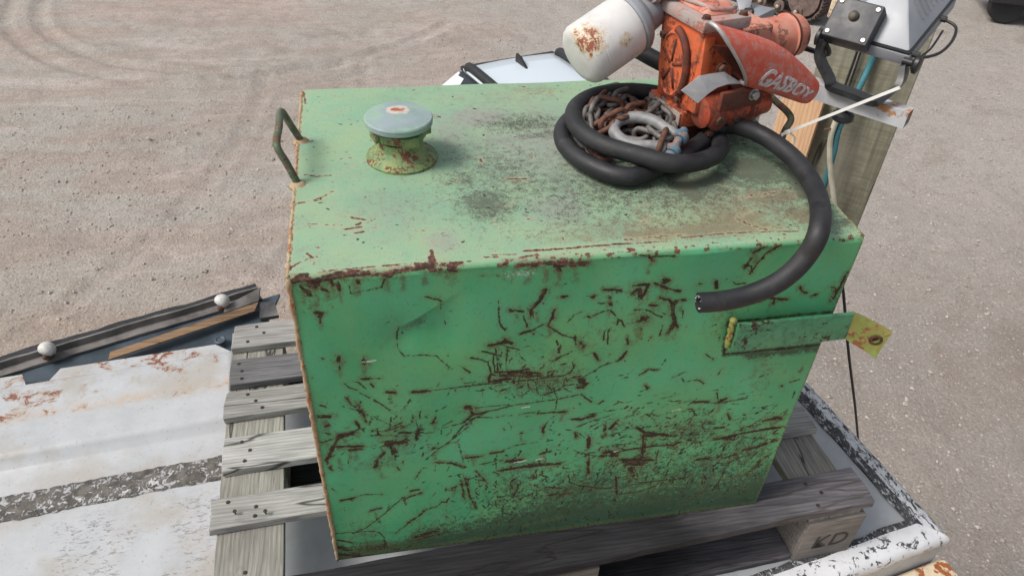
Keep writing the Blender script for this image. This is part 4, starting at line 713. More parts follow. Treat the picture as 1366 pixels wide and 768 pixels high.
prof = [(vb, .004), (vb - .004, .006), (vfold + .012, .006), (vfold, .003), (vfold - .01, .005), ((vfold + vr1) / 2, .006), (vr1 + .035, .007), (vr1 + .016, .010), (vr1 + .006, .0085), (vr1 - .001, .002), (vr2 + .004, -.012), (vr2 - .004, -.0160), (vs1, -.0165), (vs2_, -.0168)] + [(vs2_ - .08 * i_, -.0168 - .0004 * math.sin(i_ * 1.3)) for i_ in range(1, 14)]
nu = 60; vs = []; 
for i in range(nu + 1):
    u = ul + (us - ul) * i / nu
    for v, z in prof:
        wv = .0012 * math.sin(u * 9 + v * 14)
        vs.append(o_(u, v + (random.uniform(-.0008, .0008) if z < -.012 else 0), ZS + z + wv))
k = len(prof); fs = [(i * k + j, (i + 1) * k + j, (i + 1) * k + j + 1, i * k + j + 1) for i in range(nu) for j in range(k - 1)]
mo = mesh('main_sheet', vs, fs, M['sheetrust'], sh, smooth=True); md = mo.modifiers.new('thickness', 'SOLIDIFY'); md.thickness = .002; md.offset = 0
# back lip with trapezoid cut-outs, as in a profiled sheet end
un = [onz(x, 500, ZS).dot(s1) for x in (30, 44, 62, 76)]
segs = [(ul, un[0], un[1]), (un[3], us - .045, us)]
b = MB()
b.prism([o_(ul, vb - .001, ZS + .003), o_(un[0] + .015, vb - .001, ZS + .003), o_(un[0], vb + lip, ZS + .001), o_(ul, vb + lip, ZS + .001)], (0, 0, .002))
b.prism([o_(un[3] - .012, vb - .001, ZS + .003), o_(us - .01, vb - .001, ZS + .003), o_(us - .05, vb + lip, ZS + .001), o_(un[3] + .006, vb + lip, ZS + .001)], (0, 0, .002))
b.build('profiled_lip', M['sheetrust'], sh)
b = MB(); nS = 120; vs = []; fs = []
for i in range(nS + 1):
    u = ul + (us - .0 - ul) * i / nS
    j1, j2 = random.uniform(-.002, .002), random.uniform(-.0025, .0025)
    wv = .0012 * math.sin(u * 9 + vs1 * 14)
    vs += [o_(u, vs1 + j1, ZS - .0145 + wv), o_(u, vs2_ + j2, ZS - .015 + wv)]
fs = [(2 * i, 2 * i + 1, 2 * i + 3, 2 * i + 2) for i in range(nS)]
mo = mesh('peeling_seam_strip', vs, fs, M['strip'], sh, smooth=True); md = mo.modifiers.new('thickness', 'SOLIDIFY'); md.thickness = .0015

# dark panel and channel trim behind the sheet
ZC = -.15
A0 = onz(0, 493, ZC); A1 = onz(345, 388, ZC); cd_ = (A1 - A0).normalized(); cn = Vector((-cd_.y, cd_.x, 0))
AL = A0 - cd_ * .7
dk = thing('blue_panel', onz(200, 450, ZC - .02), 'dark blue grey panel between the white sheet and the long trim', 'metal panel')
c0 = onz(-400, 640, ZC - .03); c1_ = onz(306, 480, ZC - .03); c2_ = onz(362, 412, ZC - .03); c3_ = onz(-400, 615, ZC - .03)
b = MB(); b.prism([AL - cn * .2, c1_ + Vector((.03, -.06, 0)), A1 - cn * .02 + cd_ * .05, AL + cn * .0], (0, 0, -.012)); 
for v in b.v: v.z -= .014
b.build('panel_face', M['bluedark'], dk, bevel=.002)
b = MB(); pc = onz(294, 454, ZC - .013); b.lathe(pc, (0, 0, 1), [(-.002, .014), (.003, .014), (.0045, .011), (.002, .008)], 24); b.build('round_plug', M['bluedark'], dk, smooth=2)
tr = thing('edge_trim', A0.lerp(A1, .5), 'long weathered grey and brown edge trim with a split upturned end, far left', 'trim')
def strip(name, off0, off1, z0, z1, mat, a=AL, e=A1, n=50, jag=.002, extra=0.0):
    vs = []
    Lg = (e - a).length + extra
    for i in range(n + 1):
        p = a + cd_ * (Lg * i / n); jj = random.uniform(-jag, jag) * .5 + math.sin(i * .7) * jag * .35
        bow = cn * (.012 * math.sin(i / n * math.pi))
        vs += [p + bow + cn * off0 + Vector((0, 0, z0)), p + bow + cn * off1 + Vector((0, 0, z0)), p + bow + cn * (off1 + jj) + Vector((0, 0, z1 + jj)), p + bow + cn * (off0 + jj) + Vector((0, 0, z1))]
    fs = [(i * 4 + k, i * 4 + (k + 1) % 4, i * 4 + 4 + (k + 1) % 4, i * 4 + 4 + k) for i in range(n) for k in range(4)] + [(3, 2, 1, 0), tuple(n * 4 + k for k in range(4))]
    return mesh(name, vs, fs, mat, tr, smooth=2)
strip('lower_flange', -.028, .0, -.012, -.006, M['trim']); strip('upright_web', -.002, .004, -.006, .012, M['trim']); strip('upper_flange', .004, .026, .004, .008, M['blackpaint'], jag=.003)
w0 = onz(145, 470, ZC - .004); w1_ = onz(338, 405, ZC - .004)
b = MB(); b.prism([onz(145, 481, ZC), onz(340, 416, ZC), onz(345, 404, ZC), onz(147, 471, ZC)], (0, 0, .004)); b.build('wood_strip', M['trimwood'], tr, bevel=.001)
b = MB(); t0 = onz(300, 408, ZC + .01); t1 = onz(347, 383, ZC + .02); t2 = onz(345, 401, ZC + .005); t3 = onz(298, 417, ZC + .005)
b.prism([t0, t1, t2, t3], (0.001, 0, -.005)); b.build('upturned_end', M['trim'], tr, bevel=.001)
b = MB(); t0 = onz(345, 402, ZC); t1 = onz(366, 402, ZC + .02); t2 = onz(372, 420, ZC + .01); t3 = onz(346, 424, ZC - .01); b.prism([t0, t1, t2, t3], (0, 0, -.012)); b.build('bent_end_flap', M['blackpaint'], tr, bevel=.003)
for i, (px_, py_) in enumerate(((65, 466), (297, 401))):
    p = onz(px_, py_ + 9, ZC + .004)
    lm = thing('marker_lamp', p, ['small white marker lamp on a rusty stub, leftmost on the trim', 'small white marker lamp on a rusty stub by the split trim end'][i], 'lamp', 'white lamps along the trim')
    b = MB(); b.lathe(p, (0, 0, 1), [(0, .014), (.008, .010), (.016, .009), (.020, .011)], 16); b.build('rusty_stub', M['chainrust'], lm, smooth=True)
    ax = Vector((.55, .35, .75)).normalized() if i else Vector((.5, .45, .75)).normalized()
    b = MB(); b.lathe(p + Vector((-.004, -.002, .012)), ax, [(0, .010), (.002, .017), (.010, .020), (.018, .0185), (.024, .014), (.028, .008), (.029, .001)], 22); b.build('white_lens', M['lens'], lm, smooth=True)

# ================================================================== PUMP
PAa = R(15); U = Vector((math.cos(PAa), math.sin(PAa), 0)); Vv = Vector((-math.sin(PAa), math.cos(PAa), 0)); Zz = Vector((0, 0, 1)); PO = Vector((.588, .272, H))
def pp(u, v, z): return PO + U * u + Vv * v + Zz * z
pump = thing('fuel_pump', pp(.03, .03, 0), 'orange weathered fuel transfer pump with white filter, bolted on the green tank', 'fuel pump')
def pbox(name, u0, u1, v0, v1, z0, z1, mat, parent=None, bevel=.002):
    b = MB(); b.box(pp((u0 + u1) / 2, (v0 + v1) / 2, (z0 + z1) / 2), (U, Vv, Zz), ((u1 - u0) / 2, (v1 - v0) / 2, (z1 - z0) / 2)); return b.build(name, mat, parent or pump, bevel=bevel)
def bolt(p, ax, r=.006, h_=.005, parent=None, mat=None):
    b = MB(); a = Vector(ax).normalized(); b.lathe(Vector(p) - a * .001, a, [(0, r * 1.25), (.0015, r * 1.25)], 16); b.lathe(p, a, [(0, r), (h_, r), (h_ + .001, r * .8)], 6)
    return b.build('bolt', mat or M['bolt'], parent or pump, bevel=.0005)
b = MB(); b.lathe(pp(.045, .045, -.006), Zz, [(0, .045), (.008, .045), (.010, .034), (.036, .034)], 32); b.build('mounting_bung', M['darkrust'], pump, smooth=2)
# base: wedge-shaped foot
b = MB(); bs = [pp(0, 0, .030), pp(.10, 0, .026), pp(.10, .088, .026), pp(0, .088, .030)]
b.hexa(bs, [pp(-.001, -.001, .058), pp(.10, 0, .050), pp(.10, .09, .050), pp(-.001, .09, .058)]); base = b.build('base_flange', M['orange'], pump, bevel=.003)
b = MB(); b.hexa([pp(-.0045, .001, .034), pp(-.001, .001, .034), pp(-.001, .087, .034), pp(-.0045, .087, .034)], [pp(-.0045, .001, .055), pp(-.001, .001, .055), pp(-.001, .087, .055), pp(-.0045, .087, .055)]); b.build('worn_side_plate', M['baseplate'], pump, bevel=.001)
for v in (.012, .076): bolt(pp(-.004, v, .045), -U, .0035, .002)
# main body, slightly narrower at the foot
b = MB(); b.hexa([pp(.004, -.001, .056), pp(.082, -.001, .052), pp(.082, .082, .052), pp(.004, .080, .056)], [pp(-.002, -.012, .186), pp(.070, -.010, .184), pp(.070, .092, .184), pp(-.002, .094, .186)]); b.build('pump_body', M['orange'], pump, bevel=.006, seg=3)
# corner rib on the front edge
b = MB(); b.hexa([pp(.004, -.022, .062), pp(.020, -.022, .062), pp(.020, .0, .062), pp(.004, .0, .062)], [pp(.002, -.014, .180), pp(.022, -.014, .180), pp(.022, .0, .180), pp(.002, .0, .180)]); b.build('front_rib', M['orange'], pump, bevel=.004)
# oval side cover on the left face with rays and a crescent ridge
def left(v, z, out=0.0): # left face is slightly inclined
    u0 = .004 + (z - .056) / .13 * (-.006); return pp(u0 - out, v, z)
oc = (.044, .118)
b = MB(); N = 40; ring = []
prof_ = [(1.0, -.001), (1.0, .005), (.93, .007), (.86, .0045), (.3, .005), (.05, .0055)]
for sc_, out in prof_:
    ring.append([left(oc[0] + .033 * sc_ * math.cos(2 * math.pi * k / N), oc[1] + .052 * sc_ * math.sin(2 * math.pi * k / N), out) for k in range(N)])
vs = [v for g in ring for v in g]; fs = [(i * N + k, i * N + (k + 1) % N, (i + 1) * N + (k + 1) % N, (i + 1) * N + k) for i in range(len(ring) - 1) for k in range(N)] + [tuple(range((len(ring) - 1) * N, len(ring) * N))]
sc_ob = mesh('side_cover', vs, fs, M['orange'], pump, smooth=2)
b = MB()
for k in range(5):
    a = k * 2 * math.pi / 5 + .4; p = [left(oc[0] + r_ * .6 * math.cos(a), oc[1] + r_ * math.sin(a), .0055) for r_ in (.006, .020, .040)]; b.tube(p, .0022, 6)
b.build('cover_rib', M['darkrust'], sc_ob, smooth=True)
b = MB(); pth = [left(oc[0] + .036 * math.cos(a), oc[1] + .056 * math.sin(a), .005) for a in np.linspace(1.9, 4.3, 20) - math.pi / 1.0 * 1.0]; pth = [left(oc[0] - .036 * math.cos(a), oc[1] + .056 * math.sin(a), .005) for a in np.linspace(-.7, 1.5, 20)]
b.tube(pth, .006, 8); b.build('crescent_ridge', M['darkrust'], sc_ob, smooth=True)
bolt(left(.074, .155, .004), -U, .0055, .005); bolt(left(.018, .072, .004), -U, .0055, .005)
# top cover: slab plus raised lid
pbox('top_cover', -.008, .078, -.018, .100, .186, .204, M['cover'], bevel=.005)
b = MB(); b.hexa([pp(.006, -.002, .203), pp(.066, -.004, .203), pp(.066, .086, .203), pp(.006, .088, .203)], [pp(.018, .012, .218), pp(.056, .010, .218), pp(.056, .074, .218), pp(.018, .076, .218)]); b.build('raised_lid', M['faded'], pump, bevel=.006, seg=3)
b = MB(); b.tube([pp(.012, .070, .208), pp(.012, .030, .214), pp(.020, .006, .212), pp(.050, .002, .210), pp(.066, .010, .208)], .0035, 8); b.build('cast_lip', M['cover'], pump, smooth=True)
for u, v in ((.003, -.006), (.003, .088), (.068, -.008), (.068, .088)): bolt(pp(u, v, .204), Zz, .0058, .0045)
pbox('cover_skirt', .0, .072, -.011, .095, .176, .187, M['faded'], bevel=.001)
# lower valve body on the front right
b = MB(); b.lathe(pp(.012, -.020, .064), U, [(0, .016), (.004, .024), (.10, .026), (.108, .022), (.128, .020), (.130, .014)], 28); b.build('valve_body', M['valve'], pump, smooth=2)
pbox('valve_flange', .085, .110, -.030, .02, .042, .088, M['darkrust'], bevel=.004)
pbox('valve_bracket', .028, .108, -.048, -.040, .076, .104, M['darkrust'], bevel=.002)
pbox('outlet_elbow', .100, .150, -.012, .04, .048, .098, M['darkrust'], bevel=.010)
b = MB(); b.lathe(pp(.036, -.030, .058), -Vv, [(0, .018), (.012, .018), (.015, .013)], 24); b.build('bolt_boss', M['valve'], pump, smooth=2)
b = MB(); b.lathe(pp(.070, -.030, .056), -Vv, [(0, .015), (.010, .015), (.013, .011)], 24); b.build('bolt_boss', M['darkrust'], pump, smooth=2)
bolt(pp(.036, -.044, .058), -Vv, .008, .004); bolt(pp(.070, -.042, .056), -Vv, .007, .004); bolt(pp(.088, -.048, .094), -Vv, .0075, .006, mat=M['steel']); bolt(pp(.030, -.034, .034), -Vv, .006, .004)
b = MB(); b.tube([pp(.098, -.044, .090), pp(.096, -.046, .060), pp(.090, -.02, .030)], .003, 8); b.tube([pp(.106, -.03, .060), pp(.104, -.03, .022)], .0035, 8); b.build('drain_rod', M['darkrust'], pump, smooth=True)
# silver lever plate, bent
def lv(px_, py_, v): return hit(px_, py_, pp(0, v, 0), Vv)
top_ = [lv(909, 121, -.062), lv(934, 101, -.060), lv(950, 98, -.056), lv(966, 96, -.052), lv(988, 110, -.046)]
bot_ = [lv(931, 138, -.074), lv(945, 125, -.074), lv(957, 117, -.070), lv(972, 112, -.062), lv(989, 111, -.052)]
vs = top_ + bot_; b = MB(); b.add(vs, [(i, i + 1, 6 + i, 5 + i) for i in range(4)])
lo_ = b.build('lever_plate', M['silver'], pump); md = lo_.modifiers.new('thickness', 'SOLIDIFY'); md.thickness = .003
# hood (nozzle holder) with raised lettering: tapered half shell
hA = lv(953, 72, -.050); hB = lv(1084, 125, -.050)
ha = (hB - hA).normalized(); hn = (-Vv - ha * (-Vv).dot(ha)).normalized(); hu = ha.cross(hn).normalized()
if hu.z < 0: hu = -hu
HL = (hB - hA).length
def hhf(t): return .0325 - .0015 * t - .0135 * max(0, (t - .45) / .55) ** 1.3
def trim_(a): return .16 - .24 * math.sin(a)
def hood_pt(t, ang, out=0.0):   # ang -90..90 : bottom to top across the outside
    hh = hhf(t); dd = .026 + (.015 - .026) * t
    c = hA + ha * (t * HL) + hu * (.009 * math.sin(min(max(t, 0), 1) * 3.1)) 
    return c + hu * (hh + out) * math.sin(ang) + hn * ((dd + out) * math.copysign(abs(math.cos(ang)) ** .8, math.cos(ang)) - .012)
NT, NA = 26, 24; vs = []; fs = []
for i in range(NT + 1):
    t = i / NT
    for j in range(NA + 1):
        a = R(-100 + 200 * j / NA); t0_ = trim_(a)
        vs.append(hood_pt(t0_ + (1 - t0_) * t, a))
fs = [(i * (NA + 1) + j, i * (NA + 1) + j + 1, (i + 1) * (NA + 1) + j + 1, (i + 1) * (NA + 1) + j) for i in range(NT) for j in range(NA)]
n0 = len(vs); end = [i for i in range(NT * (NA + 1), (NT + 1) * (NA + 1))]; fs.append(tuple(end))
hood = mesh('nozzle_hood', vs, fs, M['hood'], pump, smooth=2); md = hood.modifiers.new('thickness', 'SOLIDIFY'); md.thickness = .004; md.offset = 1
b = MB(); rimp = [hood_pt(trim_(R(-100 + 200 * j / NA)), R(-100 + 200 * j / NA), .001) for j in range(NA + 1)]
b.tube(rimp, .0032, 8); b.build('hood_rim', M['silver'], hood, smooth=True)
b = MB(); b.hexa([lv(948, 60, -.030), lv(990, 105, -.030), lv(1040, 112, -.026), lv(1010, 66, -.026)], [lv(948, 60, -.020), lv(990, 105, -.020), lv(1040, 112, -.018), lv(1010, 66, -.018)]); b.build('hood_back_plate', M['darkrust'], hood, bevel=.002)
bolt(lv(963, 92, -.034), -Vv, .008, .006, hood)
me = text_mesh('GASBOY', .034, 0.0012, .22, 1.02, .0009)
bm = bmesh.new(); bm.from_mesh(me); bmesh.ops.triangulate(bm, faces=bm.faces); bmesh.ops.subdivide_edges(bm, edges=[e for e in bm.edges if e.calc_length() > .006], cuts=1); bm.to_mesh(me); bm.free()
xw = max(v.co.x for v in me.vertices); 
for v in me.vertices:
    x, y, z = v.co; t = .40 + x / xw * .56; f = (1 - .22 * x / xw)
    a = R(-42 + 14 * x / xw) + (y * f) / .034 * R(66)
    v.co = hood_pt(t, a, .004 + .0012 + z)
gl = NM('worn_silver_lettering', .5, .3); gc = gl.mix(gl.ramp(gl.noise(110, 5, .7), .36, .50), (0.42, 0.16, 0.14), (0.56, 0.53, 0.55)); me.materials.append(gl.out(gc)); link('lettering', me, hood)
# motor
mA = hit(985, 58, pp(0, .075, 0), Vv); mdir = U
b = MB(); b.lathe(mA, mdir, [(0, .030), (.035, .031), (.036, .034), (.095, .034), (.096, .0375), (.101, .0375), (.102, .035), (.120, .034), (.126, .030), (.128, .018)], 40); mot = b.build('motor', M['faded'], pump, smooth=2)
b = MB(); b.lathe(mA + mdir * .0965, mdir, [(0, .0385), (.0035, .0385)], 40); b.build('motor_band', M['darkrust'], mot, smooth=2)
b = MB(); b.box(mA + mdir * .002 + Zz * .006, (U, Vv, Zz), (.034, .036, .034)); b.build('motor_adapter', M['faded'], pump, bevel=.010, seg=3)
gp = hit(1078, 88, mA, Vv); b = MB(); b.lathe(mA + mdir * .112 - Zz * .030, U, [(0, .011), (.012, .011), (.013, .008), (.024, .007)], 16); b.build('cable_gland', M['faded'], mot, smooth=2)
pbox('motor_mount', .060, .150, .050, .100, .060, .120, M['darkrust'], bevel=.005)
# filter with head and elbow
fA = ony(773, 77, .33); fB = ony(836, 34, .362); fax = (fB - fA).normalized(); FLn = (fB - fA).length
def filt_mat():
    m = NM('white_filter_paint', 0.38, spec=0.45)
    n1 = m.noise(110, 8, .75, dist=.4); n2 = m.noise(20, 3)
    v = m.n.new('ShaderNodeVectorMath'); v.operation = 'DISTANCE'; m.l.new(m.co, v.inputs[0]); v.inputs[1].default_value = fA + Vector((-.002, -.03, .040))
    v2 = m.n.new('ShaderNodeVectorMath'); v2.operation = 'DISTANCE'; m.l.new(m.co, v2.inputs[0]); v2.inputs[1].default_value = fA + fax * .060 + Vector((.01, -.05, .012))
    c = m.mix(m.ramp(n2, .4, .65), (0.66, 0.65, 0.635), (0.58, 0.57, 0.56))
    a = m.math('MAXIMUM', m.ramp(v.outputs['Value'], .050, .01, 0, .30), m.ramp(v2.outputs['Value'], .020, .004, 0, .25))
    k = m.math('ADD', n1, a)
    c = m.mix(m.ramp(k, .60, .74, 0, .7), c, (0.52, 0.38, 0.20)); c = m.mix(m.ramp(k, .76, .80), c, (0.26, 0.08, 0.04))
    txt = m.noise(1, 4, .8, m.mapping((260, 90, 200))); v3 = m.n.new('ShaderNodeVectorMath'); v3.operation = 'DISTANCE'; m.l.new(m.co, v3.inputs[0]); v3.inputs[1].default_value = fA + fax * .080 + Vector((.015, -.03, -.045))
    c = m.mix(m.math('MULTIPLY', m.ramp(v3.outputs['Value'], .045, .015), m.ramp(txt, .5, .6, 0, .7)), c, (0.30, 0.31, 0.36))
    m.bump(n1, .1, .0004); return m.out(c)
fr_ = .0480
b = MB(); b.lathe(fA, fax, [(-.004, .004), (-.003, .030), (-.001, .040), (.004, .0455), (.010, fr_), (.020, fr_), (.0205, fr_ - .0006), (.022, fr_ - .0006), (.0225, fr_), (FLn - .006, fr_), (FLn, fr_ - .002), (FLn + .001, .030)], 56); b.build('filter_canister', filt_mat(), pump, smooth=2)
b = MB(); b.lathe(fB, fax, [(.001, .0460), (.004, .0490), (.012, .0485), (.018, .044), (.028, .032), (.050, .029)], 40); b.build('filter_head', M['alu'], pump, smooth=2)
fe = fB + fax * .046; tgt = pp(-.006, .086, .190)
b = MB(); b.tube(spline([fe - fax * .01, fe + Vector((.012, .002, .012)), tgt + Vector((-.02, .01, .030)), tgt + Vector((.015, .0, .028))], 8), .018, 18); b.lathe(tgt + Vector((-.018, .006, .030)), Vector((1, .1, -.1)), [(0, .0225), (.008, .0225)], 20); b.lathe(fe + Vector((.0, 0, .004)), Vector((.8, .2, .6)), [(0, .0215), (.008, .0215)], 20); b.build('inlet_elbow', M['cover'], pump, smooth=2)
# black discharge stub behind the filter
s0 = ony(835, 58, .46); s1_ = ony(900, 90, .40)
b = MB(); b.tube(spline([s0 + (s0 - s1_) * .5, s0, s1_, pp(.07, .07, .12)], 6), .0140, 18); b.build('rear_hose', M['rubber'], pump, smooth=True)

# ================================================================== COILED HOSE
hc = Vector((.534, .277, 0)); rr = .0136
def ringp(a, r_, z, cx=0, cy=0): return Vector((hc.x + cx + r_ * math.cos(a), hc.y + cy + r_ * .98 * math.sin(a), z))
pts = []
E_ = [ony(932, 403.5, -.040), ony(965, 401, -.042), ony(1003, 392, -.043), ony(1043, 373, -.043), ony(1075, 342, -.040), ony(1093, 305, -.030)]
E_ += [onz(1091, 262, H + .030), onz(1068, 222, H + .034), onz(1035, 192, H + .040), onz(1000, 173, H + .042), onz(968, 168, H + .034)]
E_ += [onz(945, 182, H + .020), onz(922, 200, H + .016), onz(896, 216, H + .015)]
for k in range(0, 13):      # lower ring, clockwise from the front round the left
    a = R(-85) - R(30) * k
    if k >= 1: E_.append(ringp(a, .124 + .001 * math.sin(k), H + .0145 if k < 10 else H + .0145 + (k - 9) * .0075, -.008, -.003))
for k in range(1, 10):
    a = R(-85) - R(360) - R(30) * k; E_.append(ringp(a, .117 - .0004 * k, H + .040 + .002 * math.sin(R(30) * k), .001, .004))
E_.append(pp(.085, .004, .034)); E_.append(pp(.100, .035, .040))
hose = MB(); hp = spline(E_, 9); hose.tube(hp, rr, 28, cap=False)
ho = thing('rubber_hose', hc + Vector((0, 0, H)), 'thick black rubber hose coiled on the tank with its cut end hanging over the front', 'hose')
hose.build('hose_wall', M['rubber'], ho, smooth=True)
d0 = (hp[0] - hp[1]).normalized(); b = MB(); b.lathe(hp[0] - d0 * .05, d0, [(0, .0082), (.050, .0084), (.0503, .0092), (.0506, .0130), (.050, rr)], 40, cap=False); jag = b.build('cut_end', M['rubber'], ho, smooth=2)
b = MB(); 
for k in range(9):
    a = random.uniform(0, 6.28); N_ = d0.orthogonal().normalized(); B_ = d0.cross(N_); p = hp[0] + (N_ * math.cos(a) + B_ * math.sin(a)) * random.uniform(.0084, .0108)
    b.tube([p - d0 * .001, p + d0 * random.uniform(.001, .003) + Vector((random.uniform(-.001, .001),) * 3)], .0004, 4)
b.build('frayed_cord', M['white_plastic'], ho)

# ================================================================== CHAIN AND SHACKLE
ch = thing('steel_chain', hc + Vector((-.03, 0, H)), 'heap of grey and rusty chain links lying inside the coiled hose', 'chain')
def link_mesh(mat):
    b = MB(); L, w_ = .0125, .0105; pts = []
    for k in range(9): a = -math.pi / 2 + math.pi * k / 8; pts.append((L + w_ * math.cos(a), w_ * math.sin(a), 0))
    for k in range(9): a = math.pi / 2 + math.pi * k / 8; pts.append((-L + w_ * math.cos(a), w_ * math.sin(a), 0))
    b.tube(pts, .0042, 9, closed=True); o = b.build('link', mat, None, smooth=True); me = o.data; bpy.data.objects.remove(o); return me
LM = [link_mesh(M['chain']), link_mesh(M['chainrust'])]
rl = random.Random(8); nl = 0
# runs of chain winding through the heap; neighbours alternate their roll
def chain_run(pts, rust=lambda t: 0):
    global nl
    P = spline(pts, 12); d = [0]
    for a, b_ in zip(P[:-1], P[1:]): d.append(d[-1] + (b_ - a).length)
    s = 0; k = 0
    while s < d[-1]:
        i = max(j for j in range(len(d)) if d[j] <= s); i = min(i, len(P) - 2); t = (P[i + 1] - P[i]).normalized()
        o = link('link', LM[1 if rust(s / d[-1]) else 0], ch)
        if rl.random() < .25: o.data = LM[1]
        up = Vector((0, 0, 1)) if k % 2 == 0 else t.cross(Vector((0, 0, 1))).normalized()
        up = (up + Vector((rl.uniform(-.35, .35), rl.uniform(-.35, .35), rl.uniform(-.1, .1)))); z_ = (up - t * up.dot(t)).normalized(); y_ = z_.cross(t)
        o.matrix_basis = Matrix.Translation(P[i]) @ Matrix((t, y_, z_)).transposed().to_4x4()
        s += .0262; k += 1; nl += 1
cz_ = lambda px_, py_, z: onz(px_, py_, H + z)
chain_run([cz_(800, 205, .014), cz_(775, 180, .014), cz_(780, 150, .02), cz_(800, 128, .022), cz_(835, 120, .02), cz_(870, 135, .02), cz_(880, 150, .02), cz_(860, 165, .016), cz_(830, 180, .014), cz_(850, 205, .012), cz_(880, 210, .012)])
chain_run([cz_(782, 160, .030), cz_(796, 135, .042), cz_(815, 140, .045), cz_(830, 128, .040), cz_(845, 150, .036), cz_(820, 165, .034), cz_(800, 175, .030)], lambda t: t > .6)
chain_run([cz_(800, 170, .04), cz_(822, 158, .052), cz_(845, 148, .050), cz_(868, 146, .045), cz_(885, 155, .04), cz_(893, 172, .036)], lambda t: t < .75)
chain_run([cz_(855, 165, .035), cz_(872, 150, .045), cz_(882, 140, .045), cz_(890, 160, .035)])
chain_run([cz_(845, 180, .030), cz_(862, 183, .034), cz_(880, 190, .034), cz_(878, 200, .026)])
chain_run([cz_(860, 140, .012), cz_(835, 145, .012), cz_(812, 165, .012), cz_(835, 195, .012), cz_(865, 195, .012), cz_(895, 190, .014)])
chain_run([cz_(790, 190, .018), cz_(786, 165, .036), cz_(792, 145, .044), cz_(808, 128, .036)])
chain_run([cz_(868, 205, .030), cz_(880, 195, .040), cz_(884, 182, .046), cz_(872, 172, .045)])
chain_run([cz_(800, 150, .026), cz_(815, 132, .034), cz_(842, 128, .034), cz_(862, 140, .030), cz_(872, 158, .026)], lambda t: .3 < t < .6)
chain_run([cz_(812, 190, .018), cz_(806, 168, .022), cz_(822, 150, .030), cz_(850, 160, .026), cz_(858, 190, .018)], lambda t: t > .7)
shk = thing('bow_shackle', cz_(860, 175, .03), 'large grey bow shackle with a worn blue pin on top of the chain heap', 'shackle')
sc0 = cz_(846, 173, .044); sx = (cz_(900, 188, .044) - sc0).normalized(); sy = Vector((-sx.y, sx.x, 0)); tilt = Vector((0, 0, 1))
def sp(a, b_, c=0): return sc0 + sx * a + (sy * .9 + tilt * .28) * b_ + tilt * c
b = MB(); bp_ = [sp(.066, .017, -.004), sp(.040, .022), sp(.018, .031), sp(-.006, .029), sp(-.026, .015), sp(-.031, -.002), sp(-.024, -.019), sp(-.004, -.031), sp(.020, -.031), sp(.042, -.023), sp(.066, -.017, -.004)]
path = spline(bp_, 5); b.tube(path, [.0082 + .0013 * math.sin(math.pi * i / (len(path) - 1)) for i in range(len(path))], 14); b.build('bow', M['shackle'], shk, smooth=True)
for s_ in (-1, 1):
    b = MB(); b.lathe(sp(.068, s_ * .017 - .007, -.004), (sy * .9 + tilt * .28), [(0, .010), (.002, .0125), (.010, .0125), (.012, .010)], 20); b.build('eye', M['blue'], shk, smooth=2)
b = MB(); b.lathe(sp(.068, -.034, -.004), (sy * .9 + tilt * .28), [(0, .007), (.002, .009), (.007, .009), (.008, .0065), (.064, .0065)], 16); b.lathe(sp(.068, -.036, -.004), sx, [(-.004, .005), (.004, .005)], 10); b.build('pin', M['blue'], shk, smooth=2)

# ================================================================== WORK LIGHT STAND
zb = .665
b0 = onz(1212, 158, zb); b1p = onz(1090, 119, zb); bt = (b0 - b1p); bt.z = 0; bt.normalize(); bn = Vector((-bt.y, bt.x, 0))   # bn points away from the camera
stand = thing('work_light_stand', (.79, .415, ZR), 'white square tube work light stand carrying two silver floodlights beside the pump', 'light stand')
far = b0 - bt * .42; hw = .0135
b = MB()
def sq(c, h_): return [c + bn * (-h_) + Zz * (-h_), c + bn * h_ + Zz * (-h_), c + bn * h_ + Zz * h_, c + bn * (-h_) + Zz * h_]
o4, i4 = sq(b0, hw), sq(b0, hw - .002); f4, g4 = sq(far, hw), sq(b0 - bt * .35, hw - .002)
b.add(o4 + i4 + f4 + g4, [(0, 1, 5, 4), (1, 2, 6, 5), (2, 3, 7, 6), (3, 0, 4, 7), (0, 8, 9, 1), (1, 9, 10, 2), (2, 10, 11, 3), (3, 11, 8, 0), (8, 11, 10, 9), (4, 5, 13, 12), (5, 6, 14, 13), (6, 7, 15, 14), (7, 4, 12, 15), (12, 13, 14, 15)])
b.build('crossbar', M['tube'], stand)
colx = onz(1007, 150, .6); b = MB(); b.tube([(.790, .420, ZR + .004), (.790, .420, zb - hw)], .016, 20); b.build('column', M['tube'], stand, smooth=2)
b = MB(); b.aabox(.775, .86, .395, .445, ZR + .001, ZR + .009); b.build('foot_plate', M['tube'], stand, bevel=.001)
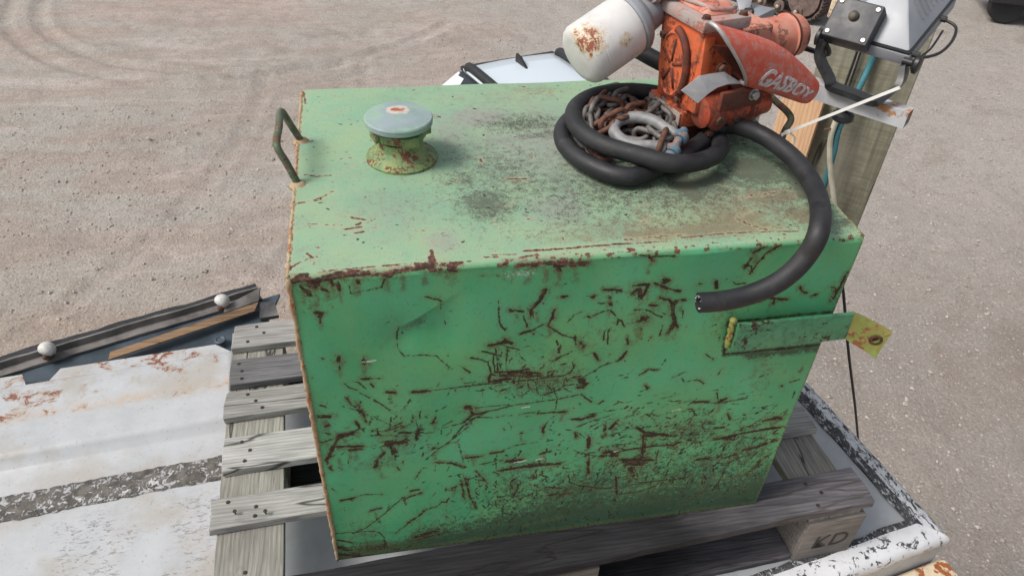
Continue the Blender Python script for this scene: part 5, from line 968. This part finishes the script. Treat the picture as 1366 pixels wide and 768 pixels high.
def floodlight(c0, T, Wd, wT, hW, dep, jb, inset, bi=.07):
    """c0: near lower frame corner; T along the pivots, Wd up the frame, F the way the lamp looks"""
    F = T.cross(Wd).normalized()
    if F.dot(CP - c0) > 0: F = -F
    lamp = None; L_ = -T
    def q(a, b_, c): return c0 + L_ * a + Wd * b_ - F * c
    b = MB(); b.hexa([q(0, 0, -.012), q(wT, 0, -.012), q(wT, hW, -.012), q(0, hW, -.012)], [q(0, 0, .006), q(wT, 0, .006), q(wT, hW, .006), q(0, hW, .006)])
    lamp = b.build('lamp_frame', M['alu'], stand, bevel=.003)
    b = MB(); b.hexa([q(.002, .002, .006), q(wT - .002, .002, .006), q(wT - .002, hW - .002, .006), q(.002, hW - .002, .006)], [q(.002, .002, .009), q(wT - .002, .002, .009), q(wT - .002, hW - .002, .009), q(.002, hW - .002, .009)]); b.build('gasket', M['black'], lamp)
    b = MB(); b.hexa([q(.01, .01, -.016), q(wT - .01, .01, -.016), q(wT - .01, hW - .01, -.016), q(.01, hW - .01, -.016)], [q(.01, .01, -.013), q(wT - .01, .01, -.013), q(wT - .01, hW - .01, -.013), q(.01, hW - .01, -.013)]); b.build('lamp_glass', M['glass'], lamp)
    i_ = inset; lo = [q(.004, .006, .009), q(wT - .004, .006, .009), q(wT - .004, hW - .004, .009), q(.004, hW - .004, .009)]
    hi_ = [q(i_, bi, dep), q(wT - i_, bi, dep), q(wT - i_, hW - i_, dep), q(i_, hW - i_, dep)]
    b = MB(); b.hexa(lo, hi_); b.build('lamp_housing', M['alu'], lamp, bevel=.004)
    # cooling fins on the back and on the near side
    nf = 9
    for k in range(nf):
        a = i_ + .006 + (wT - 2 * i_ - .012) * k / (nf - 1)
        b = MB(); b.hexa([q(a - .0013, bi + .006, dep - .001), q(a + .0013, bi + .006, dep - .001), q(a + .0013, hW - i_ - .004, dep - .001), q(a - .0013, hW - i_ - .004, dep - .001)], [q(a - .0009, bi + .010, dep + .006), q(a + .0009, bi + .010, dep + .006), q(a + .0009, hW - i_ - .006, dep + .006), q(a - .0009, hW - i_ - .006, dep + .006)]); b.build('cooling_fin', M['alu'], lamp)
    for k in range(8):
        t_ = .40 + .52 * k / 7; y_ = hW * t_
        p1 = q(.006 + (i_ - .006) * .30, y_, .009 + (dep - .009) * .30); p2 = q(i_ * .93, y_, dep * .93); nn = (L_ * -1 * dep + -F * i_).normalized() * .004; wd = Wd * .0012
        b = MB(); b.hexa([p1 - wd, p2 - wd, p2 + wd, p1 + wd], [p1 - wd + nn, p2 - wd + nn, p2 + wd + nn, p1 + wd + nn]); b.build('cooling_fin', M['alu'], lamp)
    if jb:
        o0_ = (lo[0] + hi_[0]) / 2; slope = (hi_[0] - lo[0]); slope = slope - L_ * slope.dot(L_); sl_ = slope.length; up_ = slope.normalized(); nj = L_.cross(up_); nj = nj if nj.dot(CP - o0_) > 0 else -nj
        a0, a1_, y0, y1_, th_ = jb
        jq = lambda a, y_, c: lo[0] + L_ * a + up_ * y_ + nj * c
        b = MB(); b.hexa([jq(a0, y0, -.004), jq(a1_, y0, -.004), jq(a1_, y1_, -.004), jq(a0, y1_, -.004)], [jq(a0, y0, th_), jq(a1_, y0, th_), jq(a1_, y1_, th_), jq(a0, y1_, th_)]); jbx = b.build('junction_box', M['jbox'], stand, bevel=.004, seg=3)
        for aa in (a0 + .008, a1_ - .008):
            for yy in (y0 + .008, y1_ - .008): b = MB(); b.lathe(jq(aa, yy, th_ - .0005), nj, [(0, .0042), (.0015, .0042), (.0025, .003)], 14); b.build('screw', M['steel'], jbx, smooth=2)
        cc = jq((a0 + a1_) / 2 + .001, (y0 + y1_) / 2 + .007, th_ - .0005); b = MB(); b.lathe(cc, nj, [(0, .0085), (.004, .008), (.0075, .006), (.009, .003)], 20); b.build('round_knob', plain('brown_knob', (.10, .085, .065), .6, var=.5, scale=90), jbx, smooth=2)
    return lamp, (jq if jb else q), q
# first floodlight
pl_ = bn
pR = hit(1208, 82, b0 + bn * .02, bn); pL = hit(1107, 53, b0 + bn * .02, bn)
T1 = bt
c1f = hit(1219, 87, pR + bt * .012, bt); 
c1f = pR + bt * .002 + bn * .010
c2f = hit(1284, -8, c1f, bt); Wd1 = (c2f - c1f).normalized()
wT1 = (pR - pL).length * 1.0 + .012
lamp1, j1, q1 = floodlight(c1f, T1, Wd1, wT1, .19, .062, (.058, .132, -.018, .048, .026), .046)
# yoke
ya = b0.copy()
def onbar(px_, py_): return hit(px_, py_, b0 + Zz * 0, Vector((bn.x, bn.y, 0)))
yR0 = onz(1170, 137, zb + hw + .003); yL0 = onz(1104, 113, zb + hw + .003)
b = MB()
yp = [pL - bt * .010, pL - bt * .008 - Zz * .03, yL0 + (yR0 - yL0) * .0 + Zz * .010, yL0 + (yR0 - yL0) * .10, yL0.lerp(yR0, .5), yL0.lerp(yR0, .92), yR0 + Zz * .008 + bt * .006, pR.lerp(yR0, .45) + bt * .012, pR + bt * .0 - Zz * .004]
P_ = spline(yp, 6); vs = []; hwid = .012
for i, p in enumerate(P_):
    t = (P_[min(i + 1, len(P_) - 1)] - P_[max(i - 1, 0)]).normalized(); n_ = t.cross(bn).normalized() * .0048
    vs += [p - bn * hwid - n_, p + bn * hwid - n_, p + bn * hwid + n_, p - bn * hwid + n_]
fs = [(i * 4 + k, i * 4 + (k + 1) % 4, i * 4 + 4 + (k + 1) % 4, i * 4 + 4 + k) for i in range(len(P_) - 1) for k in range(4)] + [(3, 2, 1, 0), tuple((len(P_) - 1) * 4 + k for k in range(4))]
mesh('yoke', vs, fs, M['blackpaint'], stand, smooth=2)
for p, s_ in ((pR, 1), (pL, -1)):
    b = MB(); b.lathe(p + bt * s_ * (-.004), bt * s_, [(0, .0055), (.014, .0055), (.015, .0085), (.019, .0145), (.024, .0145), (.026, .010)], 18); b.build('pivot_knob', M['black'], stand, smooth=2)
kp = onz(1127, 142, zb - hw) ; kp = b0 - bt * ((b0 - onz(1127, 140, zb)).length); b = MB(); b.lathe(kp - Zz * hw, -Zz, [(0, .006), (.006, .006), (.008, .012), (.012, .0175), (.020, .0185), (.023, .016), (.024, .006)], 14); b.build('clamp_knob', M['black'], stand, smooth=2)
# thin power lead on the far side of the lamp
b = MB(); e0 = q1(-.002, .012, .004); e1_ = q1(-.002, .125, .004)
b.tube(spline([e0, e0 + bt * .012 - Zz * .002, q1(-.030, .045, -.004), q1(-.034, .085, -.004), q1(-.026, .118, 0), e1_], 8), .0024, 8); b.tube(spline([q1(-.004, .02, -.01), q1(-.012, .06, -.012), q1(-.01, .115, -.01)], 6), .0018, 6); b.build('lamp_lead', M['black'], stand, smooth=True)
b = MB(); b.lathe(e0 - bt * .004, bt, [(0, .005), (.012, .005)], 10); b.build('lead_grommet', M['black'], stand, smooth=2); b = MB(); b.lathe(e1_ - bt * .004, bt, [(0, .005), (.010, .005)], 10); b.build('lead_grommet', M['black'], stand, smooth=2)
# second floodlight, seen edge-on past the pump
s2c = [dist(984, 24, 1.50), dist(1006, 5, 1.58), dist(1035, 11, 1.56), dist(1000, 28, 1.49)]
dn = (s2c[1] - s2c[0]).cross(s2c[3] - s2c[0]).normalized(); dn = dn if dn.z < 0 else -dn
b = MB(); b.hexa(s2c, [p + dn * .022 for p in s2c]); l2 = b.build('lamp_frame', M['alu'], stand, bevel=.003)
b = MB(); ba = [dist(980, -14, 1.55), dist(1008, -14, 1.56), dist(999, 17, 1.53), dist(986, 15, 1.53)]; b.prism(ba, Vector((.002, .012, 0))); b.build('lamp_housing', M['alu'], l2, bevel=.002)
b = MB(); kk = dist(982, 19, 1.46); b.lathe(kk, (ray(1003, 19) - ray(982, 19)).normalized(), [(0, .007), (.012, .007), (.014, .010), (.026, .011), (.030, .006)], 12); b.tube([kk, kk - Zz * .04], .004, 8); b.build('pivot_knob', M['black'], l2, smooth=2)
b = MB(); b.tube([dist(1017, 25, 1.50), dist(1015, 40, 1.50)], .0018, 6); b.build('lamp_lead', M['black'], l2)
# black flex from the motor to the junction box
fc = thing('power_cable', gp, 'black flexible power cable looping from the pump motor to the floodlight box', 'cable')
g0 = mA + mdir * .132 - Zz * .030
b = MB(); b.tube(spline([g0, g0 + U * .015 + Zz * .004, dist(1105, 72, (g0 - CP).length - .02), j1(.138, -.010, .010), j1(.122, .006, .010)], 8), .0045, 10); b.build('cable_sheath', M['black'], fc, smooth=True)

# ================================================================== POST, PLANK, LINES
dP = 2.1; pr = dist(1145, 300, dP); vd = Vector((pr.x - CP.x, pr.y - CP.y, 0)).normalized(); pside = Vector((-vd.y, vd.x, 0))  # to the left
PWd = .212
post = thing('timber_post', (pr + pside * PWd / 2 + vd * PWd / 2) * Vector((1, 1, 0)).length * 0 + Vector((pr.x, pr.y, G)), 'thick weathered greenish timber post with saw marks behind the tank', 'post')
def post_mat():
    m = NM('greenish_sawn_post', 0.9, spec=0.2)
    v = m.mapping((10, 10, .8), rnd=False); g = m.noise(6, 6, .6, v, .4)
    saw = m.noise(1, 5, .6, m.mapping((16, 16, 130), (R(14), R(20), 0)), .3)
    c = m.mix(m.ramp(g, .3, .7), (0.15, 0.14, 0.10), (0.27, 0.255, 0.19))
    c = m.mix(m.ramp(saw, .35, .6, .55, 0), c, (0.12, 0.12, 0.09)); c = m.mix(m.ramp(m.noise(4, 4), .4, .7, 0, .5), c, (0.25, 0.24, 0.20))
    ck = m.ramp(m.math('ABSOLUTE', m.math('SUBTRACT', m.noise(2.2, 3, .5, m.mapping((3.5, 3.5, .35)), .2), .5)), 0, .006, .8, 0)
    c = m.mix(ck, c, (0.03, 0.027, 0.02)); m.bump(m.math('SUBTRACT', saw, ck), .5, .0025); m.bump(g, .5, .002); return m.out(c)
ZT = hit(1170, 36, pr, vd).z
b = MB(); q_ = [pr, pr + pside * PWd, pr + pside * PWd + vd * PWd, pr + vd * PWd]; b.hexa([Vector((p.x, p.y, G)) for p in q_], [Vector((p.x, p.y, ZT)) for p in q_]); b.build('trunk', post_mat(), post, bevel=.006)
plank = thing('nailed_plank', Vector((pr.x, pr.y, G)), 'fresh orange timber plank fixed upright on the front of the post', 'plank')
pl0 = pr + pside * (PWd + .048) - vd * .042; pl1 = pr + pside * (PWd - .045) - vd * .042
b = MB(); q_ = [pl1, pl0, pl0 + vd * .040, pl1 + vd * .040]; b.hexa([Vector((p.x, p.y, -1.2)) for p in q_], [Vector((p.x, p.y, hit(1118, 139, pr - vd * .042, vd).z)) for p in q_]); b.build('board', M['ply'], plank, bevel=.002)
def fline(name, label, cat, pts, r_, mat):
    t = thing(name, pts[0], label, cat); b = MB(); b.tube(spline(pts, 8), r_, 10); b.build('line', mat, t, smooth=True); return t
dd_ = lambda x, y, off=0.0: hit(x, y, pr - vd * (.012 + off), vd)
fline('garden_hose', 'teal garden hose running down the front of the post', 'hose', [dd_(1172, 60), dd_(1160, 88, .0), dd_(1145, 120, .02), dd_(1120, 170, .045), dd_(1112, 205, .048), dd_(1100, 245, .05), dd_(1086, 300, .05), dd_(1060, 400, .05)], .007, M['teal'])
fline('pale_conduit', 'pale thin conduit running down the plank beside the teal hose', 'conduit', [dd_(1120, 150, .055), dd_(1108, 185, .055), dd_(1108, 230, .052), dd_(1113, 272, .05), dd_(1117, 330, .05)], .0065, M['conduit'])
fline('black_wire', 'black wire on the post, left of a second wire', 'wire', [dd_(1148, 55), dd_(1138, 85), dd_(1126, 118), dd_(1116, 150, .05)], .0028, M['black'])
fline('black_wire', 'black wire on the post, between the other wire and the teal hose', 'wire', [dd_(1153, 55), dd_(1142, 88), dd_(1131, 121), dd_(1121, 152, .05)], .0022, M['black'])
b = MB(); sp0 = dd_(1100, 173, .07); sp1 = dd_(1122, 169, .04); b.tube([sp0, sp1], .0025, 8); tag(b.build('bent_nail', M['chainrust'], None, smooth=True), 'rusty nail driven across the pale conduit on the plank', 'nail')
fline('hanging_cord', 'thin dark cord hanging behind the tank bracket and past the roof rim', 'cord', [dist(1118, 330, 1.9), dist(1125, 390, 1.95), dist(1132, 470, 2.1), dist(1141, 545, 2.4), dist(1146, 600, 2.8), dist(1152, 660, 3.4), onz(1160, 700, G)], .0035, M['black'])
# white cable tie round the right handle with a long straight tail
zt = thing('cable_tie', (.79, .27, H + .03), 'white plastic cable tie knotted on the right tank handle with a long stiff tail', 'cable tie')
hk = onz(1051, 176, H + .030); e_ = dist(1200, 117, 1.18)
b = MB(); k0 = hk; dirt_ = (e_ - k0).normalized(); nn = dirt_.cross(ray(1100, 150)).normalized()
b.box(k0.lerp(e_, .5) , (dirt_, nn, dirt_.cross(nn)), ((e_ - k0).length / 2, .0022, .0014)); b.box(k0 - dirt_ * .008, (dirt_, nn, dirt_.cross(nn)), (.006, .0018, .0006)); b.build('tie_tail', M['white_plastic'], zt)
b = MB(); b.box(k0, (dirt_, nn, dirt_.cross(nn)), (.004, .0035, .003)); b.build('tie_head', M['white_plastic'], zt, bevel=.0008)
b = MB(); b.tube(spline([k0, k0 + Vector((.010, -.004, -.006)), k0 + Vector((.014, -.004, -.018)), k0 + Vector((.008, 0, -.026)), k0 + Vector((-.004, .006, -.012)), k0], 6), .0014, 6); b.build('tie_loop', M['white_plastic'], zt, smooth=True)

# ================================================================== WHITE CAR
def car():
    fl, fr, nr, nl_ = onz(618, 91, G + 1.5), onz(745, 70, G + 1.5), onz(812, 112, G + 1.5), onz(668, 112, G + 1.5)
    back = ((fl + fr) / 2); sidev = (fr - fl).normalized(); fwd = Vector((sidev.y, -sidev.x, 0)).normalized()   # bonnet points towards the box body
    wd = (fr - fl).length; hw_ = wd / 2
    c = thing('parked_car', Vector((back.x, back.y, G)) + fwd * 1.0, 'white parked hatchback with dark roof rails and shark fin aerial beyond the tank', 'car')
    z = lambda h_: Vector((0, 0, G + h_)); o0 = Vector((back.x, back.y, 0))
    def cp_(a, s, h_): return o0 + fwd * a + sidev * s + z(h_)
    def quad(name, pts, mat, par=c, off=.02, nrm_=None):
        b = MB(); n_ = (pts[1] - pts[0]).cross(pts[2] - pts[0]).normalized(); b.prism(pts, n_ * off); return b.build(name, mat, par, bevel=.004)
    # body: cross-sections along the car, loft
    secs = [(-.55, .84, .45, .80), (-.50, .88, .35, .98), (0.0, .93, .30, 1.0), (1.2, .95, .28, .98), (2.1, .95, .28, .93), (2.9, .93, .30, .82), (3.25, .84, .35, .70), (3.35, .70, .42, .58)]
    vs = []
    for a, s, h0, h1 in secs:
        for q in ((-s * .92, h0), (-s, h0 + .12), (-s, h1 - .12), (-s * .93, h1), (s * .93, h1), (s, h1 - .12), (s, h0 + .12), (s * .92, h0)): vs.append(cp_(a, q[0], q[1]))
    fs = [(i * 8 + k, i * 8 + (k + 1) % 8, i * 8 + 8 + (k + 1) % 8, i * 8 + 8 + k) for i in range(len(secs) - 1) for k in range(8)] + [tuple(range(8)), tuple(len(secs) * 8 - 8 + k for k in range(8))]
    mesh('car_body', vs, fs, M['carwhite'], c, smooth=2)
    # cabin glass band, then roof
    r0, r1, gh = 0.0, 1.75, 1.5
    bot = [cp_(-.42, -.86, .97), cp_(2.35, -.86, .92), cp_(2.35, .86, .92), cp_(-.42, .86, .97)]
    topv = [cp_(r0 - .02, -hw_ - .02, gh - .03), cp_(r1, -hw_ - .02, gh - .05), cp_(r1, hw_ + .02, gh - .05), cp_(r0 - .02, hw_ + .02, gh - .03)]
    b = MB(); b.hexa(bot, topv); b.build('cabin_glass', M['glass'], c, bevel=.03, seg=3)
    nA, nB = 10, 8; vs = []
    for i in range(nA + 1):
        for j in range(nB + 1):
            a = r0 + (r1 - r0) * i / nA; s = -hw_ + wd * j / nB; vs.append(cp_(a, s, gh - .03 + .03 * math.cos((s / hw_) * 1.3) - .02 * (i / nA - .4) ** 2 * 4))
    fs = [(i * (nB + 1) + j, i * (nB + 1) + j + 1, (i + 1) * (nB + 1) + j + 1, (i + 1) * (nB + 1) + j) for i in range(nA) for j in range(nB)]
    ro = mesh('roof', vs, fs, M['carroof'], c, smooth=True); md = ro.modifiers.new('thickness', 'SOLIDIFY'); md.thickness = .03
    for s in (-1, 1):
        b = MB(); b.tube(spline([cp_(.05, s * (hw_ - .03), gh + .0), cp_(.15, s * (hw_ - .03), gh + .045), cp_(.9, s * (hw_ - .03), gh + .05), cp_(1.55, s * (hw_ - .03), gh + .04), cp_(1.68, s * (hw_ - .03), gh - .01)], 6), .045, 8); b.build('roof_rail', M['black'], c, smooth=True)
        quad('door_pillar', [cp_(.62, s * (hw_ + .03), gh - .06), cp_(.72, s * (hw_ + .03), gh - .06), cp_(.80, s * .875, .98), cp_(.62, s * .875, .98)], M['black'])
        quad('quarter_panel', [cp_(-.05, s * (hw_ + .03), gh - .05), cp_(.10, s * (hw_ + .03), gh - .05), cp_(.02, s * .88, .98), cp_(-.42, s * .88, .98)], M['carwhite'])
        b = MB(); b.box(cp_(2.05, s * 1.02, 1.02), (fwd, sidev, Zz), (.06, .10, .07)); b.build('door_mirror', M['black'], c, bevel=.03, seg=3)
        for a in (.1, 2.65):
            b = MB(); b.lathe(cp_(a, s * .74, .32), sidev * s, [(0, .2), (.0, .30), (.02, .32), (.18, .32), (.20, .30), (.20, .21)], 28); wh = b.build('tyre', M['rubber'], c, smooth=2)
            b = MB(); b.lathe(cp_(a, s * .92, .32), sidev * s, [(0, .20), (.015, .20), (.02, .05)], 20); b.build('rim', M['alu'], wh, smooth=2)
        b = MB(); b.box(cp_(3.18, s * .62, .66), (fwd, sidev, Zz), (.10, .16, .06)); b.build('headlight', M['glass'], c, bevel=.02)
        b = MB(); b.box(cp_(-.50, s * .78, .86), (fwd, sidev, Zz), (.06, .08, .12)); b.build('tail_light', plain('tail_light_red', (.25, .01, .01), .3), c, bevel=.02)
    b = MB(); b.prism([cp_(.08, -.012, gh + .0), cp_(.36, -.012, gh + .0), cp_(.17, -.006, gh + .09), cp_(.08, -.006, gh + .10)], sidev * .024); b.build('shark_fin_aerial', M['black'], c, bevel=.004)
    b = MB(); b.box(cp_(-.06, 0, gh - .035), (fwd, sidev, Zz), (.035, hw_ * .98, .02)); b.build('rear_spoiler', M['black'], c, bevel=.01)
car()

# ================================================================== TRACKED MACHINE
def tracks():
    k0 = onz(1087, 37, G); k1 = onz(1006, 10, G); dv = (k1 - k0); dv.z = 0; dv.normalize(); wv = Vector((-dv.y, dv.x, 0)); wv = wv if wv.x > 0 else -wv
    t = thing('tracked_excavator', k0 + dv * 1.5, 'rusty brown crawler track of an excavator parked at the far top edge', 'excavator')
    Lh, Rr = 3.1, .36
    def tp(s, a): # point on the loop
        return None
    per = 2 * Lh + 2 * math.pi * Rr; ns = 46
    for side in (0, 1):
        b0_ = k0 + dv * Rr + wv * (side * 1.9)
        for k in range(ns):
            s = k / ns * per
            if s < Lh: p = b0_ + dv * s + Zz * .03; tn = dv; nr_ = -Zz
            elif s < Lh + math.pi * Rr: a = (s - Lh) / Rr; p = b0_ + dv * (Lh + Rr * math.sin(a)) + Zz * (Rr - Rr * math.cos(a) + .03); tn = dv * math.cos(a) + Zz * math.sin(a); nr_ = dv * math.sin(a) - Zz * math.cos(a)
            elif s < 2 * Lh + math.pi * Rr: p = b0_ + dv * (Lh - (s - Lh - math.pi * Rr)) + Zz * (2 * Rr + .03); tn = -dv; nr_ = Zz
            else: a = (s - 2 * Lh - math.pi * Rr) / Rr; p = b0_ + dv * (-Rr * math.sin(a)) + Zz * (Rr + Rr * math.cos(a) + .03); tn = -dv * math.cos(a) - Zz * math.sin(a); nr_ = -dv * math.sin(a) + Zz * math.cos(a)
            b = MB(); c = p + wv * .25; b.box(c, (tn, wv, nr_), (per / ns * .47, .25, .012))
            for q in (-.06, 0, .06): b.box(c + tn * q * .9 + nr_ * .02, (tn, wv, nr_), (.006, .25, .014))
            b.build('track_shoe', M['trackmetal'], t)
        for k in range(9):
            b = MB(); p = b0_ + dv * (.05 + k * Lh / 8.5) + Zz * .16 - wv * .0; b.lathe(p + wv * .02, -wv, [(0, .10), (.03, .10), (.04, .05), (.075, .045)], 18); ro_ = b.build('roller', M['trackmetal'], t, smooth=2)
            b = MB(); b.lathe(p - wv * .052, -wv, [(0, .034), (.02, .032), (.03, .015)], 12); b.build('hub_cap', plain('worn_hub', (.45, .38, .30), .45, .3), ro_, smooth=2) if k < 1 and side == 0 else b.build('hub_cap', bpy.data.materials['worn_hub'], ro_, smooth=2)
        b = MB(); b.box(b0_ + dv * Lh / 2 + Zz * .40 + wv * .15, (dv, wv, Zz), (Lh / 2, .10, .14)); b.build('track_frame', M['trackmetal'], t, bevel=.02)
        b = MB(); b.lathe(b0_ + Zz * (Rr + .03) + wv * .02, wv, [(0, .10), (.0, .30), (.1, .31), (.16, .30), (.16, .1)], 28); b.build('idler_wheel', M['trackmetal'], t, smooth=2)
    b = MB(); b.box(k0 + dv * 1.9 + wv * 1.1 + Zz * 1.25, (dv, wv, Zz), (1.5, 1.0, .45)); b.build('upper_body', M['cream'], t, bevel=.05)
    p = onz(1106, 22, G + .35); p2 = onz(1118, 24, G + .35)
    b = MB(); u_ = (p2 - p); u_.z = 0; u_.normalize(); v_ = Vector((-u_.y, u_.x, 0)); b.box(p + u_ * .10 + v_ * .06 + Zz * .13, (u_, v_, Zz), (.13, .05, .16)); b.build('counterweight_corner', M['cream'], t, bevel=.02)
tracks()
# dark trailer edge and timber, far top right
p0 = onz(1322, 6, G + .35); dt = thing('dark_trailer', Vector((p0.x, p0.y, G)), 'dark trailer underside at the far top right corner', 'trailer')
x_ = Vector((.92, -.39, 0)); y_ = Vector((.39, .92, 0))
b = MB(); b.box(p0 + x_ * 1.4 + y_ * .7 + Zz * .25, (x_, y_, Zz), (1.4, .7, .22)); b.build('deck', M['blackpaint'], dt, bevel=.02)
for a in (.35, 1.3):
    b = MB(); c = Vector((p0.x, p0.y, G)) + x_ * a + y_ * .12; b.lathe(c + Zz * .30, y_, [(0, .12), (0, .28), (.03, .30), (.2, .30), (.22, .28), (.22, .12)], 24); b.build('wheel', M['rubber'], dt, smooth=2)
tb = onz(1322, 15, G); b = MB(); b.box(tb + x_ * .18 + Zz * .06 + y_ * .06, (x_, y_, Zz), (.20, .06, .055)); tag(b.build('timber_offcut', M['trimwood'], None, bevel=.008), 'short brown timber block on the ground by the dark trailer', 'timber')
# tyre at the right edge
tc = onz(1362, 470, G); tw = thing('spare_wheel', tc, 'black wheel standing on the gravel at the right edge of the picture', 'wheel')
wa = Vector((.62, -.78, 0)).normalized(); wf = Vector((-wa.y, wa.x, 0)); cc = Vector((tc.x, tc.y, G + .33)) + Vector((.17, -.02, 0))
b = MB(); b.lathe(cc, wa, [(0, .19), (0, .28), (.02, .32), (.05, .33), (.17, .33), (.20, .32), (.22, .28), (.22, .19)], 40, cap=False); b.build('tyre', M['rubber'], tw, smooth=2)
b = MB(); b.lathe(cc + wa * .03, wa, [(0, .19), (.0, .05), (.16, .05), (.16, .19), (0, .19)], 30); b.build('rim', M['steel'], tw, smooth=2)
